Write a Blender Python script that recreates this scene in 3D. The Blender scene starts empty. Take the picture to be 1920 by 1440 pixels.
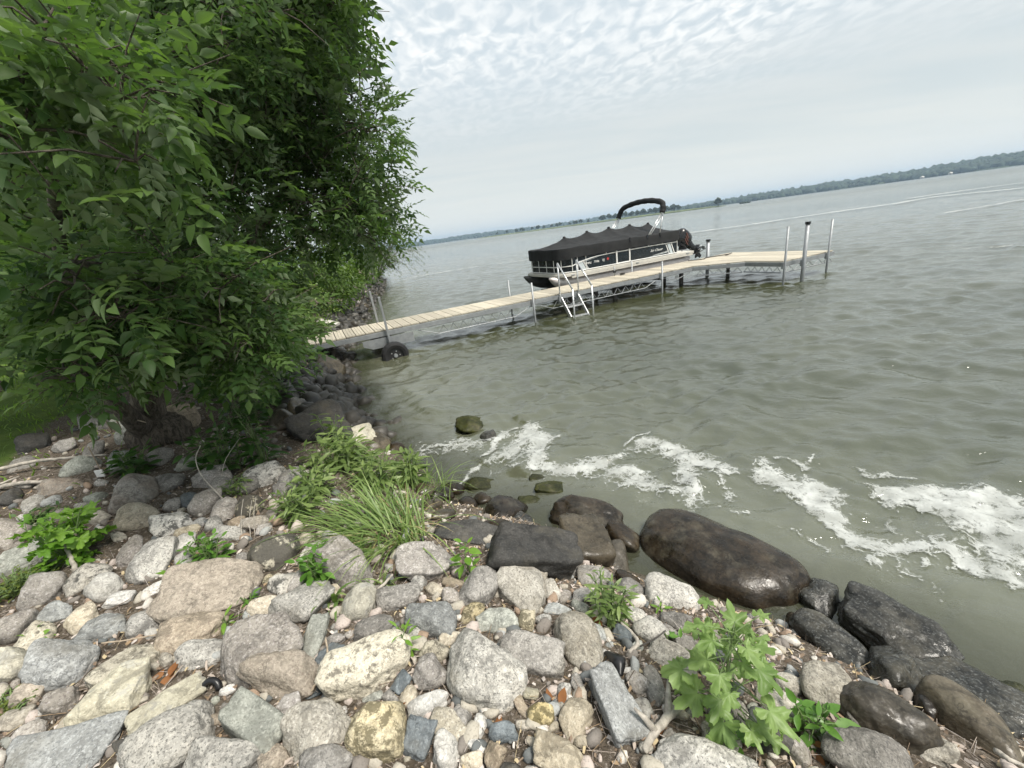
import bpy, bmesh, math, random
import numpy as np
from mathutils import Vector, Matrix

random.seed(7)
RNG = np.random.default_rng(7)
S = bpy.context.scene
COL = S.collection
R_ = math.radians

# ------------------------------------------------------------------ camera
FPX, ROLL, EYE = 780.0, 7.7, 2.4            # focal length in photo pixels, roll, height above the water
CX, CY = 960.0, 720.0
_r = R_(ROLL)
PITCH = math.atan((CY - 436.6) * math.cos(_r) / FPX)
F3 = np.array([0, math.cos(PITCH), -math.sin(PITCH)])
_R0 = np.array([1.0, 0, 0]); _U0 = np.cross(_R0, F3)
R3 = math.cos(_r) * _R0 - math.sin(_r) * _U0
U3 = math.sin(_r) * _R0 + math.cos(_r) * _U0
C3 = np.array([0, 0, EYE])
cam_d = bpy.data.cameras.new('camera')
cam_d.sensor_width = 36.0
cam_d.lens = 36.0 * FPX / 1920.0
cam_d.clip_start = 0.05
cam_d.clip_end = 20000
cam = bpy.data.objects.new('camera', cam_d); COL.objects.link(cam)
cam.matrix_world = Matrix(((R3[0], U3[0], -F3[0], C3[0]), (R3[1], U3[1], -F3[1], C3[1]),
                           (R3[2], U3[2], -F3[2], C3[2]), (0, 0, 0, 1)))
S.camera = cam

# ------------------------------------------------------------------ sky, sun, exposure
SUN_EL, SUN_AZ = R_(60), R_(128)            # azimuth from +Y, positive = to the right
world = bpy.data.worlds.new('World'); S.world = world
world.use_nodes = True
wn = world.node_tree; wn.nodes.clear()
def WN(t, **k):
    n = wn.nodes.new(t)
    for a, b in k.items(): setattr(n, a, b)
    return n
WL = wn.links.new
w_out = WN('ShaderNodeOutputWorld'); w_bg = WN('ShaderNodeBackground'); w_bg.inputs[1].default_value = 0.074
sky = WN('ShaderNodeTexSky', sky_type='NISHITA', sun_disc=False)
sky.sun_elevation = SUN_EL; sky.sun_rotation = SUN_AZ; sky.air_density = 1.0; sky.dust_density = 2.0
w_tc = WN('ShaderNodeTexCoord'); w_sep = WN('ShaderNodeSeparateXYZ')
WL(w_tc.outputs['Generated'], w_sep.inputs[0])
def WMATH(op, a, b=None, clamp=False):
    n = WN('ShaderNodeMath', operation=op, use_clamp=clamp)
    for i, q in enumerate((a, b)):
        if q is None: continue
        if isinstance(q, (int, float)): n.inputs[i].default_value = q
        else: WL(q, n.inputs[i])
    return n.outputs[0]
wz = WMATH('ADD', WMATH('MAXIMUM', w_sep.outputs[2], 0.0), 0.06)
w_p = WN('ShaderNodeCombineXYZ')
WL(WMATH('DIVIDE', w_sep.outputs[0], wz), w_p.inputs[0]); WL(WMATH('DIVIDE', w_sep.outputs[1], wz), w_p.inputs[1])
def WNOISE(vec, scale, detail, rough=0.5, dist=0.0, rot=0.0, stretch=(1, 1, 1)):
    mp = WN('ShaderNodeMapping'); mp.inputs['Rotation'].default_value[2] = rot; mp.inputs['Scale'].default_value = stretch
    WL(vec, mp.inputs[0])
    n = WN('ShaderNodeTexNoise'); n.inputs['Scale'].default_value = scale; n.inputs['Detail'].default_value = detail
    n.inputs['Roughness'].default_value = rough; n.inputs['Distortion'].default_value = dist
    WL(mp.outputs[0], n.inputs['Vector']); return n.outputs['Fac']
def WRAMP(fac, a, b):
    n = WN('ShaderNodeMapRange', interpolation_type='SMOOTHSTEP'); n.inputs[1].default_value = a; n.inputs[2].default_value = b
    WL(fac, n.inputs[0]); return n.outputs[0]
cells = WRAMP(WNOISE(w_p.outputs[0], 8.5, 2.5, 0.5, 0.5, R_(30), (1.45, 1.0, 1)), 0.33, 0.70)
broad = WRAMP(WNOISE(w_p.outputs[0], 0.55, 2.0, 0.5, 0.0, 0.4), 0.30, 0.62)
height = WRAMP(w_sep.outputs[2], 0.15, 0.33)
veil = WRAMP(WNOISE(w_p.outputs[0], 0.9, 3.0, 0.55, 0.3, R_(20), (0.5, 1.6, 1)), 0.25, 0.8)
fac = WMATH('MULTIPLY', WMATH('MULTIPLY', cells, height), WMATH('ADD', WMATH('MULTIPLY', broad, 0.75), 0.25))
def WMIX(f, a, b):
    n = WN('ShaderNodeMix', data_type='RGBA')
    if isinstance(f, float): n.inputs[0].default_value = f
    else: WL(f, n.inputs[0])
    for i, q in ((6, a), (7, b)):
        if isinstance(q, tuple): n.inputs[i].default_value = q + (1,)
        else: WL(q, n.inputs[i])
    return n.outputs[2]
# a thin pale overcast over the physical sky, then the dappled cloud sheet on it
thin = WMIX(veil, (6.1, 6.65, 6.65), (7.15, 7.35, 7.05))
base_sky = WMIX(0.86, sky.outputs[0], thin)
gap_sky = WMIX(WMATH('MULTIPLY', height, 0.75), base_sky, (5.7, 6.5, 7.1))
low_sky = WMIX(WRAMP(w_sep.outputs[2], 0.0, 0.16), (7.6, 7.75, 7.35), gap_sky)
full_sky = WMIX(WMATH('MULTIPLY', fac, 0.80), low_sky, (9.8, 9.75, 9.5))
WL(full_sky, w_bg.inputs[0]); WL(w_bg.outputs[0], w_out.inputs[0])

sun_d = bpy.data.lights.new('sun', 'SUN'); sun_d.energy = 3.3; sun_d.angle = R_(18); sun_d.color = (1.0, 0.94, 0.85)
sun = bpy.data.objects.new('sun', sun_d); COL.objects.link(sun)
_sd = Vector((math.sin(SUN_AZ) * math.cos(SUN_EL), math.cos(SUN_AZ) * math.cos(SUN_EL), math.sin(SUN_EL)))
sun.rotation_euler = _sd.to_track_quat('Z', 'Y').to_euler()
S.view_settings.view_transform = 'Standard'
try: S.view_settings.look = 'None'
except Exception: pass
S.view_settings.exposure = 0.70
S.view_settings.gamma = 1.0
S.view_settings.use_curve_mapping = False
S.render.engine = 'CYCLES'
S.cycles.use_denoising = True
S.cycles.max_bounces = 5; S.cycles.transparent_max_bounces = 8
S.cycles.use_light_tree = False; S.cycles.diffuse_bounces = 3; S.cycles.glossy_bounces = 2; S.cycles.transmission_bounces = 2; S.cycles.volume_bounces = 0
S.cycles.use_adaptive_sampling = True; S.cycles.adaptive_threshold = 0.02

# ------------------------------------------------------------------ projection helpers
def ray(px, py):
    v = F3 + R3 * ((px - CX) / FPX) - U3 * ((py - CY) / FPX)
    return v
def onz(px, py, z=0.0):
    v = ray(px, py); return C3 + v * ((z - EYE) / v[2])
def proj(P):
    q = np.atleast_2d(P) - C3
    d = q @ F3
    d = np.where(d < 1e-3, 1e-3, d)
    return np.stack([CX + FPX * (q @ R3) / d, CY - FPX * (q @ U3) / d, q @ F3], 1)
def atd(px, py, dist):                      # a point at a straight-line distance
    v = ray(px, py); return C3 + v / np.linalg.norm(v) * dist

# ------------------------------------------------------------------ noise
def vnoise(P, seed=0):
    P = np.asarray(P, float); I = np.floor(P).astype(np.int64); Fr = P - I; Fr = Fr * Fr * (3 - 2 * Fr)
    def h(ix, iy, iz):
        n = (ix * 374761393 + iy * 668265263 + iz * 2147483647 + seed * 974634777) & 0xFFFFFFFF
        n = ((n ^ (n >> 13)) * 1274126177) & 0xFFFFFFFF
        n = ((n ^ (n >> 16)) * 2246822519) & 0xFFFFFFFF
        return ((n ^ (n >> 15)) & 0xFFFF) / 65535.0
    x, y, z = I[:, 0], I[:, 1], I[:, 2]; fx, fy, fz = Fr[:, 0], Fr[:, 1], Fr[:, 2]
    def L(a, b, t): return a + (b - a) * t
    c00 = L(h(x, y, z), h(x + 1, y, z), fx); c10 = L(h(x, y + 1, z), h(x + 1, y + 1, z), fx)
    c01 = L(h(x, y, z + 1), h(x + 1, y, z + 1), fx); c11 = L(h(x, y + 1, z + 1), h(x + 1, y + 1, z + 1), fx)
    return L(L(c00, c10, fy), L(c01, c11, fy), fz) * 2 - 1
def fbm(P, oct=4, seed=0, gain=0.5):
    P = np.asarray(P, float); a = 1.0; s = np.zeros(len(P)); 
    for o in range(oct):
        s += a * vnoise(P * (2.03 ** o) + 17.3 * o, seed + o); a *= gain
    return s
def fbm2(x, y, oct=4, seed=0, gain=0.5):
    return fbm(np.stack([np.ravel(x), np.ravel(y), np.full(np.size(x), 0.37)], 1), oct, seed, gain).reshape(np.shape(x))

# ------------------------------------------------------------------ shoreline and ground height
SHORE = np.array([(60, -400), (30, -90), (12, -25), (6.2, -6), (4.0, -1.6), (2.95, 0.2), (2.2, 1.15), (1.95, 1.5), (1.5, 1.86), (0.72, 2.4),
                  (0.12, 3.05), (-0.55, 3.5), (-0.9, 3.95), (-1.6, 4.9), (-2.3, 5.9), (-3.3, 8.0), (-4.1, 10.4), (-4.6, 12.3),
                  (-5.5, 17.3), (-6.7, 23), (-7.6, 28.5), (-10, 38), (-17, 60), (-40, 110), (-120, 220), (-420, 500), (-900, 700)], float)
LANDP = np.vstack([SHORE, [(-4000, 700), (-4000, -4000), (60, -4000)]])
def sdist(x, y):
    x = np.asarray(x, float); y = np.asarray(y, float)
    d2 = np.full(x.shape, 1e18)
    for a, b in zip(SHORE[:-1], SHORE[1:]):
        e = b - a; t = np.clip(((x - a[0]) * e[0] + (y - a[1]) * e[1]) / (e @ e), 0, 1)
        d2 = np.minimum(d2, (x - a[0] - t * e[0]) ** 2 + (y - a[1] - t * e[1]) ** 2)
    ins = np.zeros(x.shape, bool)
    n = len(LANDP)
    for i in range(n):
        x1, y1 = LANDP[i]; x2, y2 = LANDP[(i + 1) % n]
        if y1 == y2: continue
        ins ^= ((y1 > y) != (y2 > y)) & (x < (x2 - x1) * (y - y1) / (y2 - y1) + x1)
    return np.sqrt(d2) * np.where(ins, 1, -1)
_SX = np.array([-400, -30, -8, -3, -1.2, -0.5, 0, 0.35, 0.8, 1.4, 2.2, 3.4, 6, 12, 40, 400, 4000])
_SZ = np.array([-4, -2.6, -1.7, -0.95, -0.5, -0.24, -0.05, 0.2, 0.44, 0.62, 0.74, 0.82, 0.95, 1.15, 1.6, 3, 6])
def ground(x, y):
    x = np.asarray(x, float); y = np.asarray(y, float)
    s = sdist(x, y)
    z = np.interp(s, _SX, _SZ)
    k = np.clip((s + 0.4) / 0.8, 0, 1) * np.clip((9 - s) / 4, 0.25, 1)
    near = np.clip(1 - (x * x + y * y) / 3000.0, 0, 1)
    return z + (0.035 * fbm2(x * 1.9, y * 1.9, 3, 3) + 0.012 * fbm2(x * 7, y * 7, 2, 9)) * k * near
def gz(x, y): return float(ground(np.array([x]), np.array([y]))[0])
_T = np.concatenate([np.arange(0.5, 12, 0.02), np.arange(12, 70, 0.15)])
def hit(px, py, off=0.0):
    v = ray(px, py); v = v / np.linalg.norm(v)
    P = C3 + _T[:, None] * v
    g = np.maximum(ground(P[:, 0], P[:, 1]), -0.12) + off
    b = np.nonzero(P[:, 2] < g)[0]
    if len(b) == 0: return P[-1]
    i = b[0]
    if i == 0: return P[0]
    a0 = P[i - 1, 2] - g[i - 1]; a1 = P[i, 2] - g[i]
    t = a0 / (a0 - a1); return P[i - 1] * (1 - t) + P[i] * t

# ------------------------------------------------------------------ mesh and object helpers
def mesh_np(name, V, F, smooth=False, attrs=None):
    V = np.asarray(V, np.float32); F = np.asarray(F, np.int32); k = F.shape[1]
    me = bpy.data.meshes.new(name)
    me.vertices.add(len(V)); me.vertices.foreach_set('co', V.ravel())
    me.loops.add(F.size); me.loops.foreach_set('vertex_index', F.ravel())
    me.polygons.add(len(F)); me.polygons.foreach_set('loop_start', np.arange(0, F.size, k, dtype=np.int32))
    if smooth: me.polygons.foreach_set('use_smooth', np.ones(len(F), bool))
    me.update(calc_edges=True)
    for n, a in (attrs or {}).items():
        at = me.attributes.new(n, 'FLOAT', 'POINT'); at.data.foreach_set('value', np.asarray(a, np.float32))
    return me
def link(name, me, mat=None, parent=None):
    o = bpy.data.objects.new(name, me); COL.objects.link(o)
    if mat is not None and me is not None and len(me.materials) == 0: me.materials.append(mat)
    if parent is not None: o.parent = parent
    return o
def empty(name, loc, rz=0.0):
    o = bpy.data.objects.new(name, None); COL.objects.link(o); o.empty_display_size = 0.1
    o.location = loc; o.rotation_euler = (0, 0, rz); return o
def tag(o, label=None, cat=None, group=None, kind=None):
    if label: o['label'] = label
    if cat: o['category'] = cat
    if group: o['group'] = group
    if kind: o['kind'] = kind
    return o
class MB:
    def __init__(s): s.v = []; s.f = []
    def add(s, V, F):
        b = len(s.v); s.v += [tuple(map(float, p)) for p in V]; s.f += [tuple(i + b for i in f) for f in F]; return s
    def box(s, c, d, M=None):
        c = np.array(c, float); h = np.array(d, float) / 2
        V = [c + h * np.array(k) for k in ((-1, -1, -1), (1, -1, -1), (1, 1, -1), (-1, 1, -1), (-1, -1, 1), (1, -1, 1), (1, 1, 1), (-1, 1, 1))]
        if M is not None: V = [np.array(M @ Vector(p)) for p in V]
        return s.add(V, ((0, 3, 2, 1), (4, 5, 6, 7), (0, 1, 5, 4), (1, 2, 6, 5), (2, 3, 7, 6), (3, 0, 4, 7)))
    def bar(s, a, b, w, h):                 # rectangular bar between two points, h measured upwards
        a = np.array(a, float); b = np.array(b, float); d = b - a; d /= np.linalg.norm(d)
        up = np.array([0, 0, 1.0]) if abs(d[2]) < 0.95 else np.array([0, 1.0, 0])
        sd = np.cross(d, up); sd /= np.linalg.norm(sd); up = np.cross(sd, d)
        V = []
        for p in (a, b):
            for k1, k2 in ((-1, -1), (1, -1), (1, 1), (-1, 1)): V.append(p + sd * k1 * w / 2 + up * k2 * h / 2)
        return s.add(V, ((0, 1, 2, 3), (7, 6, 5, 4), (0, 4, 5, 1), (1, 5, 6, 2), (2, 6, 7, 3), (3, 7, 4, 0)))
    def tube(s, pts, r, n=8, cap=True):
        pts = np.array(pts, float); r = np.broadcast_to(np.array(r, float), (len(pts),))
        t = np.gradient(pts, axis=0); t /= np.linalg.norm(t, axis=1)[:, None] + 1e-9
        ref = np.array([0, 0, 1.0]) if abs(t[0][2]) < 0.9 else np.array([1.0, 0, 0])
        x = np.cross(t[0], ref); x /= np.linalg.norm(x); V = []
        for i in range(len(pts)):
            x = x - t[i] * (x @ t[i]); x /= np.linalg.norm(x) + 1e-9; y = np.cross(t[i], x)
            for k in range(n):
                a = 2 * math.pi * k / n; V.append(pts[i] + r[i] * (math.cos(a) * x + math.sin(a) * y))
        Fc = [(i * n + k, i * n + (k + 1) % n, (i + 1) * n + (k + 1) % n, (i + 1) * n + k) for i in range(len(pts) - 1) for k in range(n)]
        if cap: Fc += [tuple(reversed(range(n))), tuple((len(pts) - 1) * n + k for k in range(n))]
        return s.add(V, Fc)
    def prism(s, poly, z0, z1):
        n = len(poly); V = [(p[0], p[1], z0) for p in poly] + [(p[0], p[1], z1) for p in poly]
        return s.add(V, [tuple(reversed(range(n))), tuple(range(n, 2 * n))] + [(i, (i + 1) % n, n + (i + 1) % n, n + i) for i in range(n)])
    def mesh(s, name, smooth=False):
        me = bpy.data.meshes.new(name); me.from_pydata(s.v, [], s.f)
        if smooth: me.polygons.foreach_set('use_smooth', [True] * len(me.polygons))
        me.update(); return me
    def build(s, name, mat, parent=None, smooth=False, bevel=0.0):
        o = link(name, s.mesh(name, smooth), mat, parent)
        if bevel:
            m = o.modifiers.new('bevel', 'BEVEL'); m.width = bevel; m.segments = 2; m.limit_method = 'ANGLE'
        return o
def spline(pts, n=24):                      # Catmull-Rom through points
    P = np.array(pts, float); P = np.vstack([2 * P[0] - P[1], P, 2 * P[-1] - P[-2]]); out = []
    for i in range(1, len(P) - 2):
        for t in np.linspace(0, 1, n, endpoint=False):
            a, b, c, d = P[i - 1], P[i], P[i + 1], P[i + 2]
            out.append(0.5 * ((2 * b) + (-a + c) * t + (2 * a - 5 * b + 4 * c - d) * t * t + (-a + 3 * b - 3 * c + d) * t ** 3))
    out.append(P[-2]); return np.array(out)

# ------------------------------------------------------------------ materials
class NT:
    def __init__(s, name):
        s.m = bpy.data.materials.new(name); s.m.use_nodes = True; s.t = s.m.node_tree; s.t.nodes.clear()
        s.out = s.n('ShaderNodeOutputMaterial'); s.tc = s.n('ShaderNodeTexCoord')
    def n(s, t, **k):
        q = s.t.nodes.new(t)
        for a, b in k.items(): setattr(q, a, b)
        return q
    def l(s, a, b): s.t.links.new(a, b)
    def put(s, sock, v):
        if hasattr(v, 'is_output') or isinstance(v, bpy.types.NodeSocket): s.l(v, sock)
        elif isinstance(v, tuple) and len(v) == 3 and sock.type == 'RGBA': sock.default_value = v + (1,)
        else: sock.default_value = v
    def noise(s, vec, scale, detail=3, rough=0.5, dist=0.0, col=False):
        q = s.n('ShaderNodeTexNoise'); s.put(q.inputs['Scale'], scale); q.inputs['Detail'].default_value = detail
        q.inputs['Roughness'].default_value = rough; q.inputs['Distortion'].default_value = dist
        s.l(vec, q.inputs['Vector']); return q.outputs['Color' if col else 'Fac']
    def ramp(s, f, a, b, lo=0.0, hi=1.0, smooth=True):
        q = s.n('ShaderNodeMapRange', interpolation_type='SMOOTHSTEP' if smooth else 'LINEAR')
        s.l(f, q.inputs[0])
        for i, v in ((1, a), (2, b), (3, lo), (4, hi)): q.inputs[i].default_value = v
        return q.outputs[0]
    def math(s, op, a, b=0.0, clamp=False):
        q = s.n('ShaderNodeMath', operation=op, use_clamp=clamp); s.put(q.inputs[0], a); s.put(q.inputs[1], b); return q.outputs[0]
    def mix(s, f, a, b, blend='MIX'):
        q = s.n('ShaderNodeMix', data_type='RGBA', blend_type=blend); s.put(q.inputs[0], f); s.put(q.inputs[6], a); s.put(q.inputs[7], b); return q.outputs[2]
    def mapping(s, vec, scale=(1, 1, 1), rot=(0, 0, 0), loc=None):
        q = s.n('ShaderNodeMapping'); q.inputs['Scale'].default_value = scale; q.inputs['Rotation'].default_value = rot
        s.l(vec, q.inputs[0])
        if loc is not None: s.put(q.inputs['Location'], loc)
        return q.outputs[0]
    def bump(s, h, strength=0.4, dist=0.01):
        q = s.n('ShaderNodeBump'); q.inputs['Strength'].default_value = strength; q.inputs['Distance'].default_value = dist
        s.l(h, q.inputs['Height']); return q.outputs[0]
    def attr(s, name, out='Fac'):
        q = s.n('ShaderNodeAttribute'); q.attribute_name = name; return q.outputs[out]
    def rnd(s): return s.n('ShaderNodeObjectInfo').outputs['Random']
    def bsdf(s, col, rough=0.6, metal=0.0, nrm=None, spec=None, **kw):
        q = s.n('ShaderNodeBsdfPrincipled'); s.put(q.inputs['Base Color'], col); s.put(q.inputs['Roughness'], rough); s.put(q.inputs['Metallic'], metal)
        if nrm is not None: s.l(nrm, q.inputs['Normal'])
        if spec is not None: s.put(q.inputs['Specular IOR Level'], spec)
        for k, v in kw.items(): s.put(q.inputs[k.replace('_', ' ')], v)
        return q.outputs[0]
    def done(s, sh): s.l(sh, s.out.inputs[0]); return s.m
def plain(name, col, rough=0.5, metal=0.0, var=0.12, scale=14, bump=0.0, spec=None):
    t = NT(name); v = t.tc.outputs['Object']
    f = t.noise(v, scale, 4, 0.6)
    c = t.mix(t.ramp(f, 0.3, 0.7), tuple(x * (1 - var) for x in col), tuple(min(1, x * (1 + var)) for x in col))
    rr = t.ramp(t.noise(v, scale * 2.3, 3), 0.3, 0.7, max(0.02, rough - 0.08), min(1, rough + 0.08))
    n = t.bump(t.noise(v, scale * 6, 4), bump, 0.004) if bump else None
    return t.done(t.bsdf(c, rr, metal, n, spec))

M = {}
def stone_mat(name, c1, c2, dark=(0.05, 0.05, 0.05), dark_amt=0.4, light=(0.6, 0.58, 0.54), light_amt=0.4, patch=None, patch_th=0.58,
              patch_scale=9.0, rough=0.85, bands=0.0, wet=0.0, grain=1.0):
    t = NT('stone_' + name); r = t.rnd()
    off = t.n('ShaderNodeCombineXYZ'); t.l(t.math('MULTIPLY', r, 37.0), off.inputs[0]); t.l(t.math('MULTIPLY', r, 91.0), off.inputs[1]); t.l(t.math('MULTIPLY', r, 53.0), off.inputs[2])
    v = t.mapping(t.tc.outputs['Object'], loc=off.outputs[0])
    big = t.noise(v, 7, 4, 0.6)
    c = t.mix(t.ramp(big, 0.32, 0.68), c1, c2)
    if bands:
        vb = t.mapping(v, (1, 1, 4.5), (0.5, 0.4, 0))
        c = t.mix(t.math('MULTIPLY', t.ramp(t.noise(vb, 14, 4, 0.6, 0.4), 0.42, 0.62), bands), c, tuple(x * 0.5 for x in c1))
    sp = t.noise(v, 105 * grain, 2, 0.65); sp2 = t.noise(v, 80 * grain, 2, 0.65); sp3 = t.noise(v, 30 * grain, 4, 0.75)
    c = t.mix(t.math('MULTIPLY', t.ramp(sp, 0.53, 0.63), dark_amt), c, dark)
    c = t.mix(t.math('MULTIPLY', t.ramp(sp2, 0.53, 0.64), light_amt), c, light)
    c = t.mix(t.math('MULTIPLY', t.ramp(sp3, 0.49, 0.64), 0.70), c, tuple(x * 0.50 for x in c2))
    if patch:
        pn = t.math('ADD', t.noise(v, patch_scale, 5, 0.65, 0.3), t.math('MULTIPLY', t.noise(v, patch_scale * 6, 2), 0.25))
        c = t.mix(t.math('MULTIPLY', t.ramp(pn, patch_th + 0.08, patch_th + 0.20), 0.88), c, patch)
    # grime and a little green in the lower, damp spots of the rock itself
    gr = t.noise(v, 4.2, 5, 0.65)
    c = t.mix(t.math('MULTIPLY', t.ramp(gr, 0.50, 0.72), 0.5), c, (0.13, 0.115, 0.08))
    st = t.math('ADD', t.noise(v, 11, 6, 0.7, 1.2), t.math('MULTIPLY', t.noise(v, 2.5, 2), 0.4))
    c = t.mix(t.math('MULTIPLY', t.ramp(st, 0.72, 0.86), 0.55), c, tuple(x * 0.30 for x in c1))
    ck = t.n('ShaderNodeTexVoronoi', feature='DISTANCE_TO_EDGE'); ck.inputs['Scale'].default_value = 5.5
    cw = t.n('ShaderNodeVectorMath', operation='SCALE'); t.l(t.noise(v, 8, 4, 0.65, 0.0, True), cw.inputs[0]); cw.inputs['Scale'].default_value = 0.28
    ca = t.n('ShaderNodeVectorMath', operation='ADD'); t.l(v, ca.inputs[0]); t.l(cw.outputs[0], ca.inputs[1]); t.l(ca.outputs[0], ck.inputs['Vector'])
    c = t.mix(t.math('MULTIPLY', t.math('MULTIPLY', t.ramp(ck.outputs['Distance'], 0.0, 0.03, 1.0, 0.0), t.ramp(t.noise(v, 6, 2), 0.48, 0.62)), 0.6), c, tuple(x * 0.28 for x in c1))
    hsv = t.n('ShaderNodeHueSaturation'); t.l(c, hsv.inputs['Color']); t.l(t.ramp(r, 0, 1, 0.78, 1.22, False), hsv.inputs['Value'])
    t.l(t.ramp(t.math('FRACT', t.math('MULTIPLY', r, 17.0)), 0, 1, 0.75, 1.2, False), hsv.inputs['Saturation'])
    hgt = t.math('ADD', t.math('MULTIPLY', t.noise(v, 22, 5, 0.65), 1.0), t.math('MULTIPLY', t.noise(v, 110 * grain, 3, 0.6), 0.35))
    if wet: hgt = t.math('ADD', t.math('MULTIPLY', t.noise(v, 9, 3, 0.55), 1.0), t.math('MULTIPLY', t.noise(t.mapping(v, (1, 1, 3)), 30, 3, 0.6), 0.25 if bands < 0.8 else 0.7))
    nrm = t.bump(hgt, 0.8 if not wet else 0.5, 0.016)
    rr = t.ramp(t.noise(v, 12, 4), 0.3, 0.7, max(0.05, rough - 0.12), min(1, rough + 0.08))
    sh = t.bsdf(hsv.outputs[0], rr, 0.0, nrm, 0.38 if wet else 0.25)
    M[name] = t.done(sh); return M[name]
stone_mat('gl', (0.31, 0.302, 0.280), (0.44, 0.425, 0.39), (0.07, 0.07, 0.065), 0.7, (0.60, 0.575, 0.52), 0.55)
stone_mat('gm', (0.19, 0.18, 0.165), (0.29, 0.275, 0.25), (0.06, 0.06, 0.06), 0.55, (0.45, 0.43, 0.40), 0.45)
stone_mat('pk', (0.26, 0.240, 0.215), (0.36, 0.335, 0.300), (0.11, 0.09, 0.09), 0.55, (0.58, 0.55, 0.53), 0.45)
stone_mat('ob', (0.30, 0.255, 0.195), (0.38, 0.325, 0.255), (0.13, 0.09, 0.07), 0.5, (0.55, 0.47, 0.38), 0.4, bands=0.25)
stone_mat('tn', (0.38, 0.335, 0.26), (0.49, 0.44, 0.355), (0.16, 0.14, 0.10), 0.3, (0.70, 0.66, 0.56), 0.4)
stone_mat('cr', (0.43, 0.40, 0.33), (0.52, 0.485, 0.40), (0.12, 0.11, 0.09), 0.45, (0.74, 0.70, 0.60), 0.4, patch=(0.13, 0.12, 0.10), patch_th=0.57, patch_scale=30)
stone_mat('yl', (0.44, 0.37, 0.22), (0.51, 0.45, 0.31), (0.15, 0.12, 0.07), 0.3, (0.70, 0.62, 0.42), 0.4, patch=(0.11, 0.095, 0.055), patch_th=0.49, patch_scale=24)
stone_mat('yw', (0.40, 0.375, 0.295), (0.49, 0.465, 0.375), (0.2, 0.18, 0.12), 0.25, (0.68, 0.65, 0.52), 0.4, patch=(0.36, 0.35, 0.31), patch_th=0.58, patch_scale=14)
stone_mat('wh', (0.47, 0.46, 0.43), (0.62, 0.60, 0.56), (0.12, 0.12, 0.11), 0.35, (0.76, 0.74, 0.70), 0.4, bands=0.35)
stone_mat('lk', (0.46, 0.44, 0.40), (0.58, 0.55, 0.49), (0.08, 0.08, 0.08), 0.5, (0.72, 0.70, 0.64), 0.4, patch=(0.06, 0.06, 0.055), patch_th=0.53, patch_scale=15)
stone_mat('bk', (0.45, 0.41, 0.30), (0.52, 0.48, 0.36), (0.06, 0.06, 0.05), 0.3, (0.62, 0.58, 0.46), 0.3, patch=(0.035, 0.033, 0.03), patch_th=0.38, patch_scale=10)
stone_mat('bl', (0.265, 0.272, 0.265), (0.38, 0.388, 0.375), (0.09, 0.10, 0.11), 0.5, (0.56, 0.58, 0.58), 0.4, bands=0.4)
stone_mat('bd', (0.10, 0.12, 0.132), (0.17, 0.19, 0.20), (0.04, 0.05, 0.06), 0.4, (0.32, 0.35, 0.36), 0.25, bands=0.4, rough=0.6)
stone_mat('gn', (0.29, 0.30, 0.265), (0.40, 0.41, 0.36), (0.10, 0.11, 0.09), 0.5, (0.56, 0.57, 0.51), 0.4, bands=0.4)
stone_mat('bg', (0.24, 0.20, 0.165), (0.31, 0.29, 0.26), (0.10, 0.09, 0.08), 0.3, (0.42, 0.40, 0.37), 0.3)
stone_mat('gb', (0.30, 0.275, 0.225), (0.41, 0.385, 0.33), (0.09, 0.08, 0.07), 0.6, (0.58, 0.55, 0.48), 0.5)
stone_mat('dk', (0.040, 0.040, 0.038), (0.078, 0.074, 0.067), (0.03, 0.03, 0.03), 0.3, (0.25, 0.24, 0.22), 0.18, rough=0.7)
stone_mat('wt', (0.010, 0.008, 0.005), (0.042, 0.029, 0.016), (0.010, 0.008, 0.006), 0.3, (0.10, 0.08, 0.06), 0.15, rough=0.32, bands=0.5, wet=1)
stone_mat('wb', (0.042, 0.034, 0.021), (0.100, 0.082, 0.056), (0.03, 0.026, 0.02), 0.35, (0.20, 0.18, 0.14), 0.25, rough=0.36, wet=1)
stone_mat('wg', (0.018, 0.018, 0.015), (0.070, 0.067, 0.056), (0.018, 0.018, 0.016), 0.4, (0.26, 0.27, 0.26), 0.3, rough=0.32, bands=0.9, wet=1)
stone_mat('al', (0.014, 0.017, 0.006), (0.045, 0.048, 0.014), (0.01, 0.012, 0.005), 0.6, (0.09, 0.09, 0.04), 0.3, rough=0.5, grain=0.5)
M['alu'] = plain('galvanized_aluminium', (0.31, 0.325, 0.335), 0.55, 0.6, 0.12, 9)
M['alu_light'] = plain('bright_aluminium', (0.62, 0.63, 0.63), 0.32, 0.7, 0.06, 9)
M['rust'] = plain('dark_wet_pipe', (0.07, 0.065, 0.06), 0.5, 0.3, 0.3, 12)
M['rubber'] = plain('tyre_rubber', (0.012, 0.012, 0.013), 0.55, 0, 0.3, 20)
M['canvas'] = plain('black_canvas', (0.021, 0.022, 0.023), 0.85, 0, 0.2, 3, bump=0.2, spec=0.25)
M['panel'] = plain('dark_blue_black_panel', (0.008, 0.013, 0.017), 0.22, 0, 0.1, 4)
M['white'] = plain('white_paint', (0.72, 0.72, 0.70), 0.4, 0, 0.05, 8)
M['trim'] = plain('beige_trim', (0.50, 0.485, 0.44), 0.4, 0.1, 0.06, 6)
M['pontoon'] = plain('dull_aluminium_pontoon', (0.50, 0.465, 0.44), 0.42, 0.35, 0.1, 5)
M['pontoon_dark'] = plain('dark_pontoon', (0.05, 0.052, 0.05), 0.5, 0.2, 0.2, 5)  # far pontoon, coloured much darker than the near one
M['cowl'] = plain('black_gloss_plastic', (0.010, 0.010, 0.011), 0.25, 0, 0.2, 6)
M['red'] = plain('red_decal', (0.42, 0.04, 0.035), 0.4, 0, 0.05, 6)
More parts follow.
